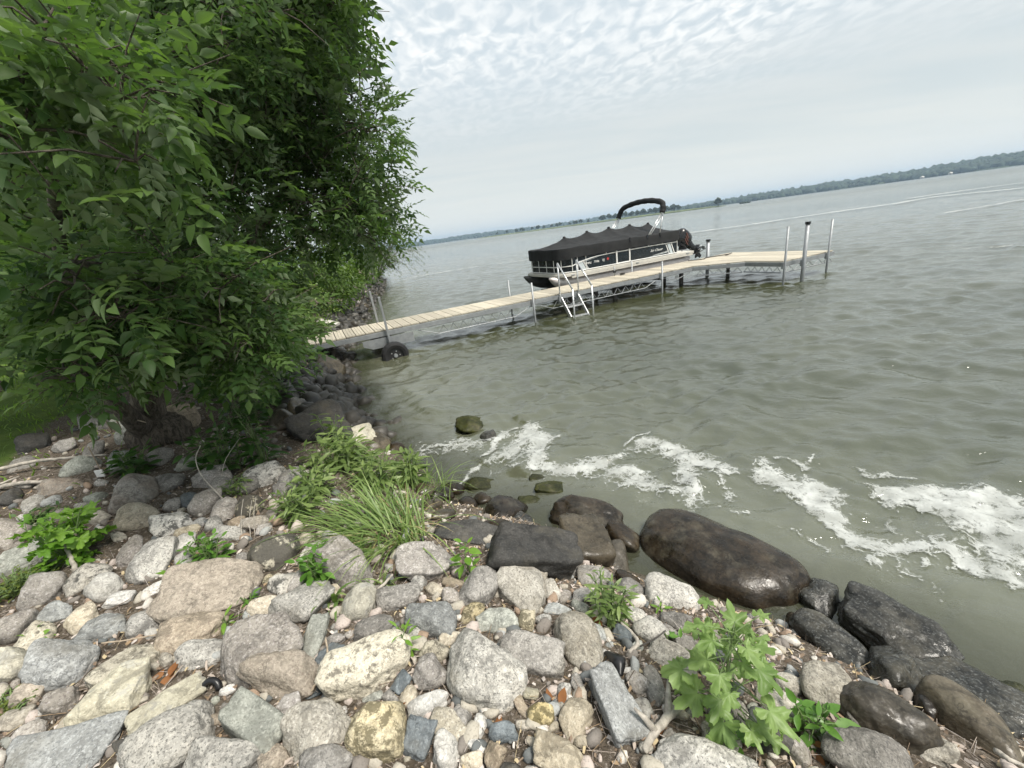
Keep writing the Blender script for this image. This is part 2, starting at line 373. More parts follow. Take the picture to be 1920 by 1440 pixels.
M['copper'] = plain('copper_decal', (0.13, 0.05, 0.035), 0.4, 0, 0.05, 6)
M['silver'] = plain('silver_decal', (0.50, 0.55, 0.57), 0.35, 0.2, 0.08, 6)
M['rope'] = plain('dark_rope', (0.05, 0.045, 0.04), 0.9, 0, 0.3, 40)
M['drift'] = plain('grey_driftwood', (0.36, 0.33, 0.285), 0.9, 0, 0.3, 30, bump=0.7)
M['twig'] = plain('dry_twig', (0.33, 0.27, 0.20), 0.9, 0, 0.25, 30)
M['plastic'] = plain('black_plastic', (0.012, 0.012, 0.013), 0.35, 0, 0.2, 12)
M['concrete'] = plain('pale_concrete', (0.50, 0.48, 0.43), 0.9, 0, 0.15, 10, bump=0.5)
def deck_mat():
    t = NT('tan_deck_board'); v = t.tc.outputs['Object']; r = t.rnd()
    g = t.noise(t.mapping(v, (38, 2.0, 8)), 1.0, 4, 0.6)
    c = t.mix(t.ramp(g, 0.3, 0.7), (0.46, 0.415, 0.325), (0.55, 0.505, 0.41))
    h = t.n('ShaderNodeHueSaturation'); t.l(c, h.inputs['Color']); t.l(t.ramp(r, 0, 1, 0.76, 1.1, False), h.inputs['Value'])
    st = t.noise(v, 3.0, 4, 0.6)
    c = t.mix(t.math('MULTIPLY', t.ramp(st, 0.55, 0.75), 0.25), h.outputs[0], (0.30, 0.26, 0.20))
    return t.done(t.bsdf(c, 0.7, 0, t.bump(g, 0.3, 0.003)))
M['deck'] = deck_mat()
def bark_mat():
    t = NT('grey_brown_bark'); v = t.mapping(t.tc.outputs['Object'], (1, 1, 0.28))
    f = t.noise(v, 34, 5, 0.7, 0.8)
    c = t.mix(t.ramp(f, 0.35, 0.65), (0.045, 0.037, 0.028), (0.16, 0.135, 0.105))
    return t.done(t.bsdf(c, 0.95, 0, t.bump(f, 1.0, 0.03)))
M['bark'] = bark_mat()
def leaf_mat(name, c1, c2, under=None, trans=0.35, rough=0.45, gloss=0.4):
    t = NT('leaf_' + name); a = t.attr('tint'); r = t.rnd()
    k = t.math('FRACT', t.math('ADD', a, r))
    c = t.mix(k, c1, c2)
    v = t.tc.outputs['Object']
    c = t.mix(t.math('MULTIPLY', t.ramp(t.noise(v, 3.0, 3), 0.4, 0.7), 0.3), c, tuple(x * 0.7 for x in c1))
    if under:
        g = t.n('ShaderNodeNewGeometry'); c2_ = t.mix(t.math('MULTIPLY', g.outputs['Backfacing'], 0.75), c, under)
    else: c2_ = c
    p = t.bsdf(c2_, rough, 0, None, gloss)
    tr = t.n('ShaderNodeBsdfTranslucent'); tc = t.mix(1.0, c, (1.5, 1.7, 0.7), 'MULTIPLY'); t.l(tc, tr.inputs[0])
    m = t.n('ShaderNodeMixShader'); m.inputs[0].default_value = trans; t.l(p, m.inputs[1]); t.l(tr.outputs[0], m.inputs[2])
    return t.done(m.outputs[0])
M['ash'] = leaf_mat('ash', (0.026, 0.062, 0.016), (0.105, 0.172, 0.050), (0.25, 0.32, 0.19), 0.38, 0.55, 0.28)
M['ash_back'] = leaf_mat('ash_back', (0.022, 0.052, 0.012), (0.062, 0.112, 0.024), (0.09, 0.15, 0.05))
M['bush'] = leaf_mat('bush', (0.050, 0.100, 0.018), (0.105, 0.165, 0.032))
M['willow'] = leaf_mat('willow', (0.09, 0.13, 0.06), (0.15, 0.19, 0.09))
M['mallow'] = leaf_mat('mallow', (0.15, 0.24, 0.070), (0.25, 0.35, 0.125), (0.27, 0.35, 0.19), 0.35)
M['bright'] = leaf_mat('bright', (0.12, 0.25, 0.030), (0.20, 0.34, 0.055), None, 0.35)
M['weed'] = leaf_mat('weed', (0.105, 0.165, 0.045), (0.24, 0.315, 0.115), None, 0.35)
M['glossy'] = leaf_mat('glossy', (0.075, 0.175, 0.026), (0.13, 0.26, 0.045), None, 0.3, 0.35)
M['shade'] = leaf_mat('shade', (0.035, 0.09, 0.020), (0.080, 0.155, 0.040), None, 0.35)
M['blade'] = leaf_mat('blade', (0.11, 0.19, 0.05), (0.26, 0.34, 0.12), None, 0.35)
M['moss'] = leaf_mat('moss', (0.075, 0.11, 0.022), (0.14, 0.17, 0.045), None, 0.2, 0.8, 0.1)
M['lawn'] = leaf_mat('lawn', (0.13, 0.23, 0.032), (0.21, 0.32, 0.055), None, 0.4)
M['deadleaf'] = leaf_mat('dead', (0.20, 0.085, 0.035), (0.32, 0.16, 0.075), None, 0.2, 0.8, 0.1)
M['straw'] = leaf_mat('straw', (0.30, 0.24, 0.12), (0.45, 0.38, 0.22), None, 0.25, 0.8, 0.1)
M['flower'] = plain('white_petal', (0.75, 0.75, 0.68), 0.6)
M['stem'] = plain('green_stem', (0.12, 0.18, 0.06), 0.6, 0, 0.2, 20)

def ground_mat():
    t = NT('bank_soil_and_lawn'); v = t.tc.outputs['Object']
    a = t.noise(v, 9, 5, 0.65); b = t.noise(v, 55, 4, 0.7); d = t.noise(v, 1.1, 3)
    c = t.mix(t.ramp(a, 0.3, 0.7), (0.085, 0.068, 0.050), (0.165, 0.138, 0.108))
    c = t.mix(t.math('MULTIPLY', t.ramp(b, 0.52, 0.66), 0.75), c, (0.42, 0.37, 0.33))
    c = t.mix(t.math('MULTIPLY', t.ramp(t.noise(v, 80, 3, 0.6), 0.58, 0.68), 0.7), c, (0.05, 0.04, 0.03))
    lawn = t.math('ADD', t.attr('lawn'), t.math('MULTIPLY', t.math('SUBTRACT', d, 0.5), 0.7))
    g = t.mix(t.ramp(t.noise(v, 2.0, 4), 0.3, 0.7), (0.075, 0.13, 0.025), (0.13, 0.19, 0.04))
    c = t.mix(t.ramp(lawn, 0.4, 0.6), c, g)
    c = t.mix(t.attr('bed'), c, (0.075, 0.075, 0.045))
    return t.done(t.bsdf(c, 0.95, 0, t.bump(t.math('ADD', b, t.math('MULTIPLY', a, 2.0)), 0.9, 0.03), 0.2))
M['ground'] = ground_mat()

# ------------------------------------------------------------------ terrain (one sheet: bank, lawn, lake bed)
def graded(c, a, lim, n):
    t = np.linspace(-math.asinh(lim / a), math.asinh(lim / a), n); return c + a * np.sinh(t)
gx = graded(-1.0, 2.0, 4500, 360); gy = graded(3.0, 2.0, 4500, 360)
X, Y = np.meshgrid(gx, gy, indexing='ij'); Sd = sdist(X, Y); Z = ground(X, Y)
ni, nj = X.shape
idx = np.arange(ni * nj).reshape(ni, nj)
QF = np.stack([idx[:-1, :-1], idx[1:, :-1], idx[1:, 1:], idx[:-1, 1:]], -1).reshape(-1, 4)
lawnv = np.clip((Sd - 3.1) / 1.0, 0, 1); bedv = np.clip((0.12 - Z) / 0.25, 0, 1)
g_o = link('ground', mesh_np('ground', np.stack([X, Y, Z], -1).reshape(-1, 3), QF, True, {'lawn': lawnv.ravel(), 'bed': bedv.ravel()}), M['ground'])
tag(g_o, kind='structure')

# ------------------------------------------------------------------ water
_wr = np.random.default_rng(21)
WAV = []
for lam in np.geomspace(0.10, 1.9, 76):
    th = R_(-112) + _wr.normal(0, 0.85)
    k = 2 * math.pi / lam
    st = float(np.interp(lam, [0.10, 0.15, 0.26, 0.45, 0.8, 1.9], [0.022, 0.040, 0.053, 0.050, 0.026, 0.011]))
    WAV.append((k * math.cos(th), k * math.sin(th), st / k * _wr.uniform(0.6, 1.3), _wr.uniform(0, 6.28), lam))
def waves(x, y, spacing=None):
    z = np.zeros_like(x)
    amp = 1.0 + 0.45 * fbm2(x * 0.22, y * 0.22, 2, 31)
    wx = x + 0.16 * fbm2(x * 0.8, y * 0.8, 2, 5); wy = y + 0.16 * fbm2(x * 0.8, y * 0.8, 2, 6)
    for kx, ky, a, p, lam in WAV:
        w = 1.0 if spacing is None else np.clip((lam / spacing - 2.0) / 2.0, 0, 1)
        q = np.sin(kx * wx + ky * wy + p)
        z += w * a * (q + 0.35 * (q * q - 0.5))
    s = sdist(x, y)
    return z * amp * np.clip((0.5 - s) / 1.6, 0.25, 1.0)
ang = np.concatenate([np.linspace(R_(-104), R_(-58), 40), np.linspace(R_(-57.6), R_(57.6), 372), np.linspace(R_(58), R_(112), 46)])
rad = np.concatenate([np.geomspace(0.6, 90, 660), np.geomspace(92, 5200, 90)])
A_, Rr = np.meshgrid(ang, rad, indexing='ij')
WX = Rr * np.sin(A_); WY = Rr * np.cos(A_)
spc = np.maximum(Rr * np.gradient(ang)[:, None], Rr * 0.0078)
WZ = waves(WX, WY, spc) * np.clip((400 - Rr) / 300, 0, 1)
idx = np.arange(WX.size).reshape(WX.shape)
QF = np.stack([idx[:-1, :-1], idx[:-1, 1:], idx[1:, 1:], idx[1:, :-1]], -1).reshape(-1, 4)
keep = (sdist(WX, WY) < 1.2)
kq = keep.ravel()[QF].any(1); QF = QF[kq]
used = np.unique(QF); remap = np.full(WX.size, -1); remap[used] = np.arange(len(used))
WV = np.stack([WX, WY, WZ], -1).reshape(-1, 3)[used]
depth = np.clip(-ground(WV[:, 0], WV[:, 1]), 0, 3)
def water_mat():
    t = NT('murky_lake_water'); v = t.tc.outputs['Object']
    b1 = t.noise(t.mapping(v, (1.0, 1.7, 1), (0, 0, R_(20))), 5.0, 4, 0.6, 0.4)
    b2 = t.noise(t.mapping(v, (0.35, 1.0, 1), (0, 0, R_(14))), 1.1, 4, 0.6)
    geo = t.n('ShaderNodeNewGeometry'); ln = t.n('ShaderNodeVectorMath', operation='LENGTH'); t.l(geo.outputs['Position'], ln.inputs[0])
    far = t.ramp(ln.outputs['Value'], 14, 60)
    b3 = t.noise(t.mapping(v, (1.0, 1.5, 1), (0, 0, R_(-15))), 11.0, 3, 0.55, 0.3)
    h = t.math('ADD', t.math('ADD', t.math('MULTIPLY', b1, 0.34), t.math('MULTIPLY', b3, 0.13)), t.math('MULTIPLY', t.math('MULTIPLY', b2, far), 0.65))
    nrm = t.bump(h, 0.75, 0.055)
    mud = t.noise(t.mapping(v, (0.5, 1, 1)), 0.5, 4, 0.6)
    deep = t.mix(t.ramp(mud, 0.3, 0.7), (0.034, 0.040, 0.017), (0.060, 0.066, 0.038))
    silt = t.mix(t.ramp(mud, 0.3, 0.7), (0.080, 0.086, 0.052), (0.118, 0.123, 0.084))
    col = t.mix(t.ramp(t.math('ADD', t.attr('depth'), t.math('MULTIPLY', t.math('SUBTRACT', mud, 0.5), 0.5)), 0.2, 1.3), silt, deep)
    sh = t.bsdf(col, t.ramp(ln.outputs['Value'], 25, 300, 0.06, 0.22), 0, nrm, 0.5, IOR=2.0)
    tr = t.n('ShaderNodeBsdfTransparent'); tr.inputs[0].default_value = (0.62, 0.66, 0.5, 1)
    m = t.n('ShaderNodeMixShader'); t.l(t.ramp(t.attr('depth'), 0.0, 0.38, 0.62, 0.0), m.inputs[0]); t.l(sh, m.inputs[1]); t.l(tr.outputs[0], m.inputs[2])
    return t.done(m.outputs[0])
M['water'] = water_mat()
w_o = link('water', mesh_np('water', WV, remap[QF], True, {'depth': depth}), M['water']); tag(w_o, kind='structure')

# ------------------------------------------------------------------ foam on the water
def foam_mat():
    t = NT('lake_foam'); v = t.tc.outputs['Object']
    a = t.attr('foam')
    n1 = t.noise(v, 13, 5, 0.65, 0.6); n2 = t.noise(v, 60, 3, 0.6)
    f = t.math('ADD', t.math('MULTIPLY', a, 0.8), t.math('ADD', t.math('MULTIPLY', t.math('SUBTRACT', n1, 0.5), 1.8), t.math('MULTIPLY', t.math('SUBTRACT', n2, 0.5), 0.5)))
    vo = t.n('ShaderNodeTexVoronoi', feature='DISTANCE_TO_EDGE'); vo.inputs['Scale'].default_value = 8.0
    wv = t.n('ShaderNodeVectorMath', operation='ADD'); t.l(v, wv.inputs[0])
    wo = t.n('ShaderNodeVectorMath', operation='SCALE'); t.l(t.noise(v, 9, 3, 0.6, 0.0, True), wo.inputs[0]); wo.inputs['Scale'].default_value = 0.16; t.l(wo.outputs[0], wv.inputs[1])
    t.l(wv.outputs[0], vo.inputs['Vector'])
    lace = t.math('MULTIPLY', t.ramp(vo.outputs['Distance'], 0.02, 0.11, 1.0, 0.0), t.ramp(f, 0.14, 0.36, 0.0, 0.75))
    al = t.math('MAXIMUM', t.ramp(f, 0.34, 0.80), lace)
    dens = t.ramp(t.noise(v, 4, 5, 0.65), 0.35, 0.68, 0.46, 0.84)
    sh = t.bsdf((0.56, 0.58, 0.56), 0.8, 0, t.bump(n2, 0.6, 0.01), 0.2)
    tr = t.n('ShaderNodeBsdfTransparent')
    m = t.n('ShaderNodeMixShader'); t.l(t.math('MULTIPLY', al, dens), m.inputs[0]); t.l(tr.outputs[0], m.inputs[1]); t.l(sh, m.inputs[2])
    return t.done(m.outputs[0])
M['foam'] = foam_mat()
def foam(name, caps, step, label, lift=0.010, edge=0.5, warp=0.22, wf=2.0):
    P = np.array([[onz(*a)[:2], onz(*b)[:2]] for a, b, *_ in caps]); Wd = np.array([c[2] for c in caps]); St = np.array([c[3] if len(c) > 3 else 1.0 for c in caps])
    lo = P.min((0, 1)) - Wd.max() * 2.0; hi = P.max((0, 1)) + Wd.max() * 2.0
    xs = np.arange(lo[0], hi[0], step); ys = np.arange(lo[1], hi[1], step)
    X, Y = np.meshgrid(xs, ys, indexing='ij')
    qx = X + warp * fbm2(X * wf, Y * wf, 3, 41); qy = Y + warp * fbm2(X * wf, Y * wf, 3, 42)
    m = np.full(X.shape, -1.0)
    for (a, b), w, s in zip(P, Wd, St):
        e = b - a; t = np.clip(((qx - a[0]) * e[0] + (qy - a[1]) * e[1]) / (e @ e + 1e-9), 0, 1)
        d = np.hypot(qx - a[0] - t * e[0], qy - a[1] - t * e[1])
        m = np.maximum(m, (1.15 - d / w) * s)
    m = np.minimum(m, 1.0)
    idx = np.arange(X.size).reshape(X.shape)
    QF = np.stack([idx[:-1, :-1], idx[1:, :-1], idx[1:, 1:], idx[:-1, 1:]], -1).reshape(-1, 4)
    QF = QF[(m.ravel()[QF] > -0.35).any(1)]
    used = np.unique(QF); rm = np.full(X.size, -1); rm[used] = np.arange(len(used))
    x = X.ravel()[used]; y = Y.ravel()[used]
    r = np.hypot(x, y)
    z = waves(x, y, np.maximum(r * 0.0078, 0.001)) + lift + 0.0008 * r
    o = link(name, mesh_np(name, np.stack([x, y, z], 1), rm[QF], True, {'foam': m.ravel()[used]}), M['foam'])
    tag(o, label, 'foam', None, 'stuff')
foam('foam', [((800, 838), (900, 830), .16, .75), ((905, 858), (945, 803), .10), ((950, 855), (985, 800), .16), ((980, 805), (1020, 862), .26, 1.2),
              ((1015, 855), (1130, 885), .17, 1.1), ((1130, 888), (1170, 862), .09), ((1150, 902), (1275, 932), .15), ((1205, 850), (1340, 868), .16),
              ((1270, 868), (1292, 930), .15), ((1340, 885), (1375, 925), .05, .7), ((1450, 885), (1565, 955), .23, 1.5), ((1500, 910), (1605, 1005), .21, 1.5),
              ((1560, 970), (1710, 1030), .18, 1.1), ((1665, 925), (1760, 970), .17, 1.5), ((1750, 950), (1925, 1000), .26, 1.6), ((1700, 1020), (1940, 1060), .17, 1.1),
              ((1900, 960), (2060, 1040), .3, 1.1), ((1600, 870), (1690, 892), .035, .85), ((1820, 905), (1925, 965), .035, .9), ((1178, 838), (1192, 826), .04, .9),
              ((880, 905), (930, 872), .05, .8), ((1460, 1000), (1520, 1030), .05, .6), ((1240, 925), (1400, 958), .04, .6), ((1690, 1062), (1700, 1068), .03, .9),
              ((1570, 1010), (1700, 1100), .10, .45), ((1500, 870), (1530, 862), .03, .8), ((1750, 905), (1760, 912), .03, .8), ((860, 825), (800, 850), .2, .5)],
     0.014, 'white lacy foam drifting along the rocky water edge')
foam('foam_streak', [((1060, 452), (1305, 437), .7, .7), ((1305, 437), (1398, 424), .75, .95), ((1398, 424), (1480, 411), .7, 1), ((1480, 411), (1570, 398), .7, 1), ((1570, 398), (1664, 385), .8, .95),
                     ((1664, 385), (1757, 370), 1.0, .85), ((1757, 370), (1925, 354), 1.3, .85)], 0.22, 'long white foam streak crossing the open lake behind the dock', 0.06, 0.5, 0.9, 0.12)
foam('foam_streak', [((1700, 374), (1860, 352), 1.1, .85), ((1860, 352), (1930, 343), 1.2, .8)], 0.3, 'farthest short white foam streak on the open lake, far right', 0.08, 0.5, 0.9, 0.1)
foam('foam_streak', [((1460, 448), (1560, 437), .22, .65), ((1780, 400), (1925, 375), .4, .7), ((1800, 470), (1925, 462), .12, .75)], 0.08, 'thin broken foam lines on the lake right of the dock posts', 0.04, 0.5, 0.4, 0.3)
foam('foam_streak', [((770, 522), (880, 503), .35, .75), ((880, 503), (990, 488), .35, .6)], 0.12, 'foam streak left of the boat beside the overhanging tree', 0.05, 0.5, 0.4, 0.3)
# ------------------------------------------------------------------ far shore
def far_pt(px, py, D):                      # point on the water in that direction at ground distance D
    v = ray(px, py); h = v[:2] / np.linalg.norm(v[:2]); return h * D
def horizon_y(px): return 436.6 - (px - 960) * math.tan(_r)
def hill(name, cols, D, depth_m, seed):
    """cols: (photo x, height in m); a wooded ridge whose front stands on the water"""
    xs = np.array([c[0] for c in cols]); hs = np.array([c[1] for c in cols])
    n = 260; px = np.linspace(xs[0], xs[-1], n); h = np.interp(px, xs, hs)
    V = []; prof = [(0, -1.0), (0.0, 0.6), (0.12, 0.35), (0.4, 0.75), (0.75, 1.0), (1.0, 0.9), (1.3, 0.0)]
    for i in range(n):
        p = far_pt(px[i], horizon_y(px[i]), 1.0)
        for j, (t, k) in enumerate(prof):
            d = D + t * depth_m + (30 * math.sin(i * 0.13 + seed) if D > 900 else 4 * math.sin(i * 0.3))
            q = p * d
            z = k * h[i] if j > 1 else k
            V.append((q[0], q[1], z))
    m = len(prof)
    Fc = [(i * m + j, (i + 1) * m + j, (i + 1) * m + j + 1, i * m + j + 1) for i in range(n - 1) for j in range(m - 1)]
    o = link(name, mesh_np(name, V, Fc, True), M['far_green']); tag(o, kind='structure'); return px, h
M['far_green'] = plain('far_meadow', (0.04, 0.058, 0.028), 0.95, 0, 0.3, 0.02)
M['far_reed'] = plain('far_reeds', (0.13, 0.155, 0.06), 0.95, 0, 0.3, 0.05)
M['far_leaf'] = plain('far_tree_leaves', (0.026, 0.042, 0.022), 0.95, 0, 0.45, 0.06)
_bm = bmesh.new(); bmesh.ops.create_icosphere(_bm, subdivisions=2, radius=1.0)
_bm.verts.ensure_lookup_table()
ICO = {}
for _s in (1, 2, 3, 4, 5):
    b = bmesh.new(); bmesh.ops.create_icosphere(b, subdivisions=_s, radius=1.0)
    b.verts.ensure_lookup_table(); ICO[_s] = (np.array([v.co[:] for v in b.verts]), np.array([[v.index for v in f.verts] for f in b.faces])); b.free()
def blobs(name, pts, rad, mat, label, seed, squash=0.9, cat='trees'):
    V0, F0 = ICO[1]; r = np.random.default_rng(seed); N = len(pts)
    d = 1 + 0.35 * r.normal(size=(N, len(V0), 1)).clip(-1.2, 1.2)
    V = pts[:, None, :] + V0[None] * d * rad[:, None, None] * np.array([1, 1, squash])
    Fc = F0[None] + (np.arange(N) * len(V0))[:, None, None]
    o = link(name, mesh_np(name, V.reshape(-1, 3), Fc.reshape(-1, 3), False), mat); tag(o, label, cat, None, 'stuff'); return o
def wood(name, cols, D, depth_m, n, seed, r0, label):
    r = np.random.default_rng(seed); xs = np.array([c[0] for c in cols]); hs = np.array([c[1] for c in cols])
    px = r.uniform(xs[0], xs[-1], n); t = r.uniform(0, 1, n) ** 1.3; P = []
    h = np.interp(px, xs, hs)
    k = np.interp(t, [0, 0.12, 0.4, 0.75, 1.0], [0.12, 0.35, 0.75, 1.0, 0.9])
    for i in range(n):
        q = far_pt(px[i], horizon_y(px[i]), 1.0) * (D + t[i] * depth_m); P.append((q[0], q[1], k[i] * h[i] * 0.9 + 2))
    blobs(name, np.array(P), r0 * r.uniform(0.6, 1.4, n), M['far_leaf'], label, seed)
RID_R = [(1180, 2), (1230, 4), (1290, 7), (1350, 10), (1400, 13), (1500, 17), (1600, 16), (1700, 18), (1800, 24), (1920, 28), (2200, 32), (2600, 28)]
hill('far_hill', RID_R, 1500, 500, 1.0)
wood('far_wood', RID_R, 1490, 480, 3000, 5, 8.0, 'long dark wooded ridge on the far right shore of the lake')
RID_L = [(500, 26), (650, 24), (760, 20), (830, 18), (880, 24), (930, 20), (1000, 14), (1060, 16), (1140, 22), (1180, 18), (1280, 8)]
hill('far_hill', RID_L, 2300, 500, 2.0)
wood('far_wood', RID_L, 2290, 480, 1700, 6, 7.5, 'hazy blue wooded shore farthest off behind the peninsula trees')
# low reedy peninsula with single trees
PEN = [(895, 0.6), (925, 1.8), (1000, 2.2), (1100, 2.6), (1250, 2.6), (1330, 1.8), (1362, 0.4)]
def peninsula():
    xs = np.array([c[0] for c in PEN]); hs = np.array([c[1] for c in PEN]); n = 120; px = np.linspace(xs[0], xs[-1], n); h = np.interp(px, xs, hs); V = []
    for i in range(n):
        p = far_pt(px[i], horizon_y(px[i]), 1.0); D = np.interp(px[i], [895, 1100, 1362], [980, 840, 660])
        for t, k in ((0, -1.0), (0, 0.3), (3, 0.8), (14, 1.0), (40, 1.0), (60, -0.6)): q = p * (D + t); V.append((q[0], q[1], k * h[i] if k > 0 else k))
    Fc = [(i * 6 + j, (i + 1) * 6 + j, (i + 1) * 6 + j + 1, i * 6 + j + 1) for i in range(n - 1) for j in range(5)]
    o = link('peninsula', mesh_np('peninsula', V, Fc, True), M['far_reed']); tag(o, kind='structure')
peninsula()
def far_tree_meshes(seed):
    r = np.random.default_rng(seed); mb = MB()
    mb.tube([(0, 0, -0.4), (0.1, 0, 2.2), (0.2, 0.1, 4.5)], [0.35, 0.28, 0.15], 6)
    V0, F0 = ICO[1]; Vs = []; Fs = []; n = 26
    for i in range(n):
        a = r.uniform(0, 6.28); q = math.sqrt(r.uniform(0, 1)); z = r.uniform(0.22, 0.95); w = math.sin(min(1, z * 1.05) * math.pi) ** 0.6
        c = np.array([math.cos(a) * q * 4.2 * w, math.sin(a) * q * 4.2 * w, 2.0 + z * 8.0])
        Vs.append(c + V0 * (1 + 0.3 * r.normal(size=(len(V0), 1))) * r.uniform(0.9, 1.7)); Fs.append(F0 + i * len(V0))
    return mb.mesh('trunk', True), mesh_np('crown', np.vstack(Vs), np.vstack(Fs), False)
FT = [far_tree_meshes(s) for s in (1, 2, 3, 4)]
def far_tree(px, D, sc, label, group, i):
    p = far_pt(px, horizon_y(px), D); o = empty('far_tree', (p[0], p[1], 1.2), i * 1.3); o.scale = (sc * (0.9 + 0.3 * ((i * 7) % 5) / 5), sc, sc)
    link('trunk', FT[i % 4][0], M['bark'], o); link('crown', FT[i % 4][1], M['far_leaf'], o); tag(o, label, 'tree', group)
far_tree(1347, 672, 1.05, 'lone tree standing on the low point right of the boat', None, 2)
_ft = [936, 952, 968, 975, 984, 998, 1006, 1013, 1021, 1034, 1041, 1052, 1068, 1075, 1083, 1090, 1102, 1125, 1133, 1142, 1150, 1158, 1165, 1172, 1180, 1188, 1196, 1204, 1212, 1220, 1228, 1236, 1243, 1250, 1258, 1266, 1273]
ORD = ('first second third fourth fifth sixth seventh eighth ninth tenth eleventh twelfth thirteenth fourteenth fifteenth sixteenth seventeenth eighteenth nineteenth twentieth').split()
ORD += ['twenty-' + q for q in ORD[:9]] + ['thirtieth'] + ['thirty-' + q for q in ORD[:9]]
for i, p in enumerate(_ft):
    far_tree(p + (i * 37 % 7) - 3, float(np.interp(p, [895, 1100, 1362], [1000, 865, 690])), 0.72 + 0.06 * (i * 5 % 4) + (0.22 if p > 1120 else 0),
             '%s hazy tree from the left in the row on the low peninsula' % ORD[i], 'hazy trees in a row on the low peninsula', i)
def islet():
    p = far_pt(1396, horizon_y(1396), 640); r = np.random.default_rng(3)
    pts = np.array([(p[0] + r.uniform(-6.5, 6.5), p[1] + r.uniform(-2, 2), r.uniform(0.1, 1.1)) for _ in range(40)])
    blobs('islet', pts, r.uniform(0.8, 1.6, 40), M['far_leaf'], 'tiny dark bushy islet right of the lone far tree', 8, 0.8, 'islet')
islet()
for px_, hh in ((1782, 4.0), (1729, 3.2)):
    p = far_pt(px_, horizon_y(px_), 1480); hs_ = empty('lake_house', (p[0], p[1], 0.8), 0.3); hs_.scale = (0.7, 0.7, 0.7)
    MB().box((0, 0, hh / 2), (11, 8, hh)).build('wall', M['concrete'], hs_)
    MB().add([(-6.2, -4.6, hh), (6.2, -4.6, hh), (6.2, 4.6, hh), (-6.2, 4.6, hh), (-6.2, 0, hh + 3), (6.2, 0, hh + 3)], [(0, 1, 5, 4), (2, 3, 4, 5), (0, 4, 3), (1, 2, 5), (3, 2, 1, 0)]).build('roof', M['concrete'], hs_)
    for wx in (-3.5, 0, 3.5): MB().box((wx, -4.05, hh * 0.55), (1.4, 0.2, 1.6)).build('window', M['panel'], hs_)
    tag(hs_, 'tiny white house at the foot of the ridge, %s of the two' % ('right' if px_ > 1750 else 'left'), 'house')

# ------------------------------------------------------------------ dock
DA = math.atan2(0.396, 0.918)
UD = np.array([math.cos(DA), math.sin(DA)]); VD = np.array([-UD[1], UD[0]])
V0_ = 10.15
def uv(u, v): return UD * u + VD * v
_o = uv(0, V0_)
dock = empty('dock', (_o[0], _o[1], 0), DA); tag(dock, 'long tan board dock on aluminium posts running out over the water', 'dock')
DZ = 0.65; DW = 1.22; U0, U1 = -0.42, 14.78; PX0 = 12.37; PV = -2.28          # platform reaches from v=0 to PV
def plank(u0, u1, y0, y1, name='plank'):
    key = (round(u1 - u0, 3), round(y1 - y0, 3))
    if key not in PLK:
        mb = MB(); w = u1 - u0; L = y1 - y0; k = 3; g = 0.006; bw = (w - g * (k - 1)) / k
        for i in range(k): mb.box((i * (bw + g) + bw / 2, L / 2, -0.0125), (bw, L, 0.025))
        mb.box((w / 2, L / 2, -0.028), (w, L - 0.02, 0.012))
        PLK[key] = mb.mesh('plank')
    o = link('plank', PLK[key], M['deck'], dock); o.location = (u0, y0, DZ + random.uniform(-0.002, 0.002)); return o
PLK = {}
pw = 0.216; n_pl = int((U1 - U0) / pw)
for i in range(n_pl): plank(U0 + i * pw, U0 + i * pw + pw - 0.018, 0.0, DW)
npl2 = int((U1 - PX0) / pw)
for i in range(npl2): plank(PX0 + i * pw, PX0 + i * pw + pw - 0.018, PV, -0.012)
for i in range(5):                          # triangular corner boards, each shorter than the last
    u = PX0 - 0.01 - (i + 1) * 0.216; ln = 1.08 * (1 - (i + 0.5) / 5.2)
    mb = MB(); l0 = 1.08 * (1 - (i + 0.98) / 5.1); l1 = 1.08 * (1 - i / 5.1)
    mb.prism([(0, -max(l0, 0.02)), (0.206, -l1), (0.206, -0.012), (0, -0.012)], -0.025, 0); o = mb.build('plank', M['deck'], dock); o.location = (u, 0, DZ)
def rail(a, b, h=0.11, w=0.045, z=None):
    z = DZ - 0.045 - h / 2 if z is None else z
    MB().bar((a[0], a[1], z), (b[0], b[1], z), w, h).build('frame_rail', M['alu'], dock, bevel=0.004)
for y in (0.0, DW): rail((U0, y), (PX0 - 1.1 if y == 0 else U1, y))
rail((PX0 - 1.1, 0), (PX0 - 0.02, -1.08)); rail((PX0, -1.08), (PX0, PV)); rail((PX0, PV), (U1, PV)); rail((U1, PV), (U1, DW)); rail((U0, 0.02), (U0, DW - 0.02))
def truss(u0, u1, y, drop=0.27, n=8):
    zt = DZ - 0.19; zb = zt - drop + 0.08; mb = MB()
    mb.tube([(u0, y, zt), (u0 + 0.5, y, zb), (u1 - 0.5, y, zb), (u1, y, zt)], 0.011, 6)
    for i in range(n):
        a = u0 + 0.5 + (u1 - u0 - 1.0) * i / n; b = u0 + 0.5 + (u1 - u0 - 1.0) * (i + 1) / n; m = (a + b) / 2
        mb.tube([(a, y, zb), (m, y, zt)], 0.008, 5); mb.tube([(m, y, zt), (b, y, zb)], 0.008, 5)
    mb.build('truss', M['alu'], dock)
for y in (0.02, DW - 0.02):
    truss(2.1, 5.25, y); truss(5.45, 9.8, y, 0.27, 11)
truss(10.05, 11.2, 0.02, 0.2, 3); truss(10.05, 14.6, DW - 0.02, 0.27, 11)
mb = MB()
